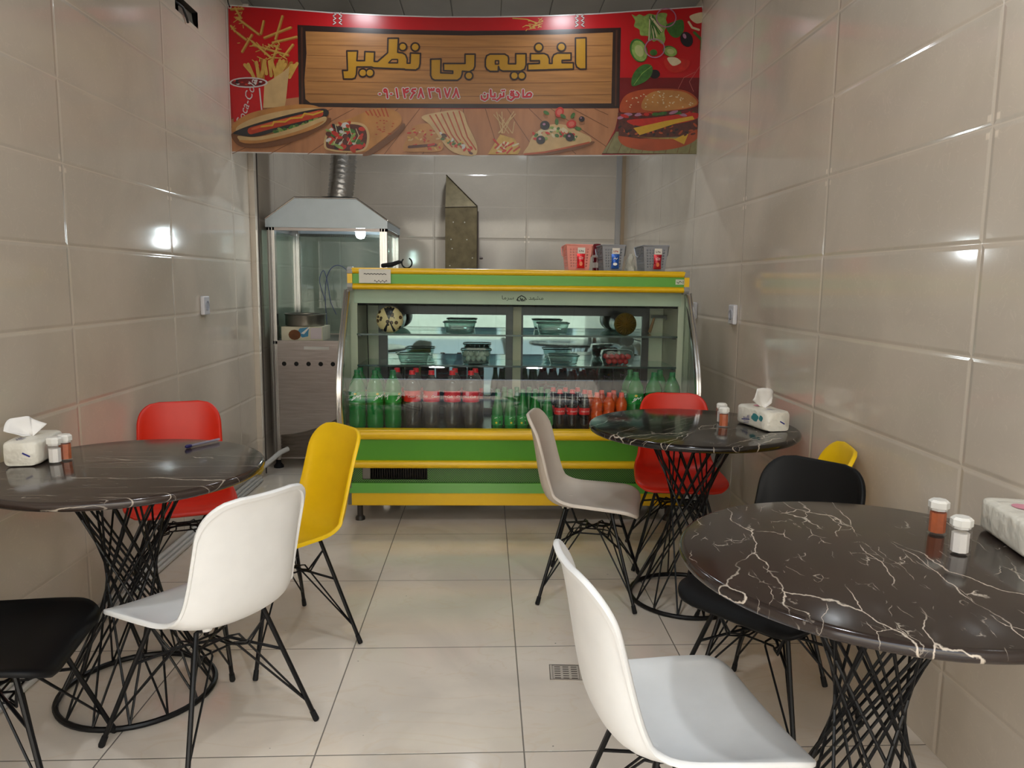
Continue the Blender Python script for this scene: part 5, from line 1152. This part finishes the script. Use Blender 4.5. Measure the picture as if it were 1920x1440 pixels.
for k in range(22): a_ = rr.uniform(.3, 1.5); p.line(B((1380+rr.uniform(-10, 20), 130+rr.uniform(-20, 20)), (1380+130*cos(a_+.3), 130+170*sin(a_))), 1.8, G_GRN if k % 3 else G_CREAM, 4+k*.02)
p.poly(B((1490,190),(1540,160),(1610,145),(1620,220),(1580,270),(1530,260)), G_GRN, 4, True)
p.ell(*B((1640, 285))[0], 11.5, 14.5, G_BLK, 5, -.4); p.ell(*B((1625, 262))[0], 3, 5, G_ONION, 6, -.4)
for x, y, rx, ry, ro in ((1295,365,16,23,-.35), (1520,370,14,10,.3)): p.ell(*B((x, y))[0], rx, ry, G_GRN, 5, ro); p.ell(*B((x+4, y+3))[0], rx*.86, ry*.88, G_LGRN, 6, ro); p.ell(*B((x+4, y+3))[0], rx*.5, ry*.5, pm('cucumber_pale', (196, 200, 130)), 7, ro)
for x, y, r in ((1410,350,70), (1492,130,70)): p.line([B((x+r*cos(i*pi/12), y+r*.95*sin(i*pi/12)))[0] for i in range(25)], 2, G_ONION, 8)
p.poly(B((1248,620),(1250,550),(1290,490),(1345,463),(1392,480),(1385,545),(1330,595)), G_GRN, 5, True); p.line(B((1262,610),(1320,530),(1385,480)), 1.2, G_LGRN, 6)
p.ell(*B((1410, 535))[0], 10, 8.5, G_BLK, 4.5); p.ell(*B((1402, 380))[0], 7, 6, G_GRN, 4)
p.poly(B((1475,440),(1530,415),(1660,440),(1630,505),(1560,525),(1500,500)), G_TOM, 4, True); p.poly(B((1500,420),(1560,415),(1600,450),(1540,475)), G_CREAM, 5, True)
p.poly(B((1660,125),(1700,100),(1770,92),(1768,150),(1710,170)), G_CREAM, 4, True); p.line(B((1655,160),(1680,200),(1728,216)), 4, G_CREAM, 4); p.line(B((1695,235),(1750,290),(1745,355)), 5, G_GRN, 4)
p.done()
p = Print('fries_sprig_print')
for k in range(26): x, y = rr.uniform(470, 610), rr.uniform(150, 212); p.line(B((x, y), (x+rr.uniform(-50, 40), y+rr.uniform(-24, 16))), 1.4, G_FRY, 2.4+k*.02)
p.line(B((390,132),(490,140),(560,165)), 2, G_FRY, 2.4); p.done()
# grommets and the ties that hold the corners to the walls
for (px, py, s) in ((428, 9, -1), (1322, 11, 1)):
    v = at(px+ -s*3, py+4, YBN); g = MB().lathe([(.006, -.004), (.011, -.004), (.011, -.001)], 12, (v.x, 0, v.z-2.0), ax='y', cap=False).build('grommet', m_chrome, bn)
    xw = XL if s < 0 else XR
    MB().tube([(v.x, -.005, v.z-2.0), ((v.x*.4+xw*.6), .0, v.z-1.975), (xw-s*.002, .01, v.z-1.93)], .003, 6).build('tie_cord', m_cap, bn)
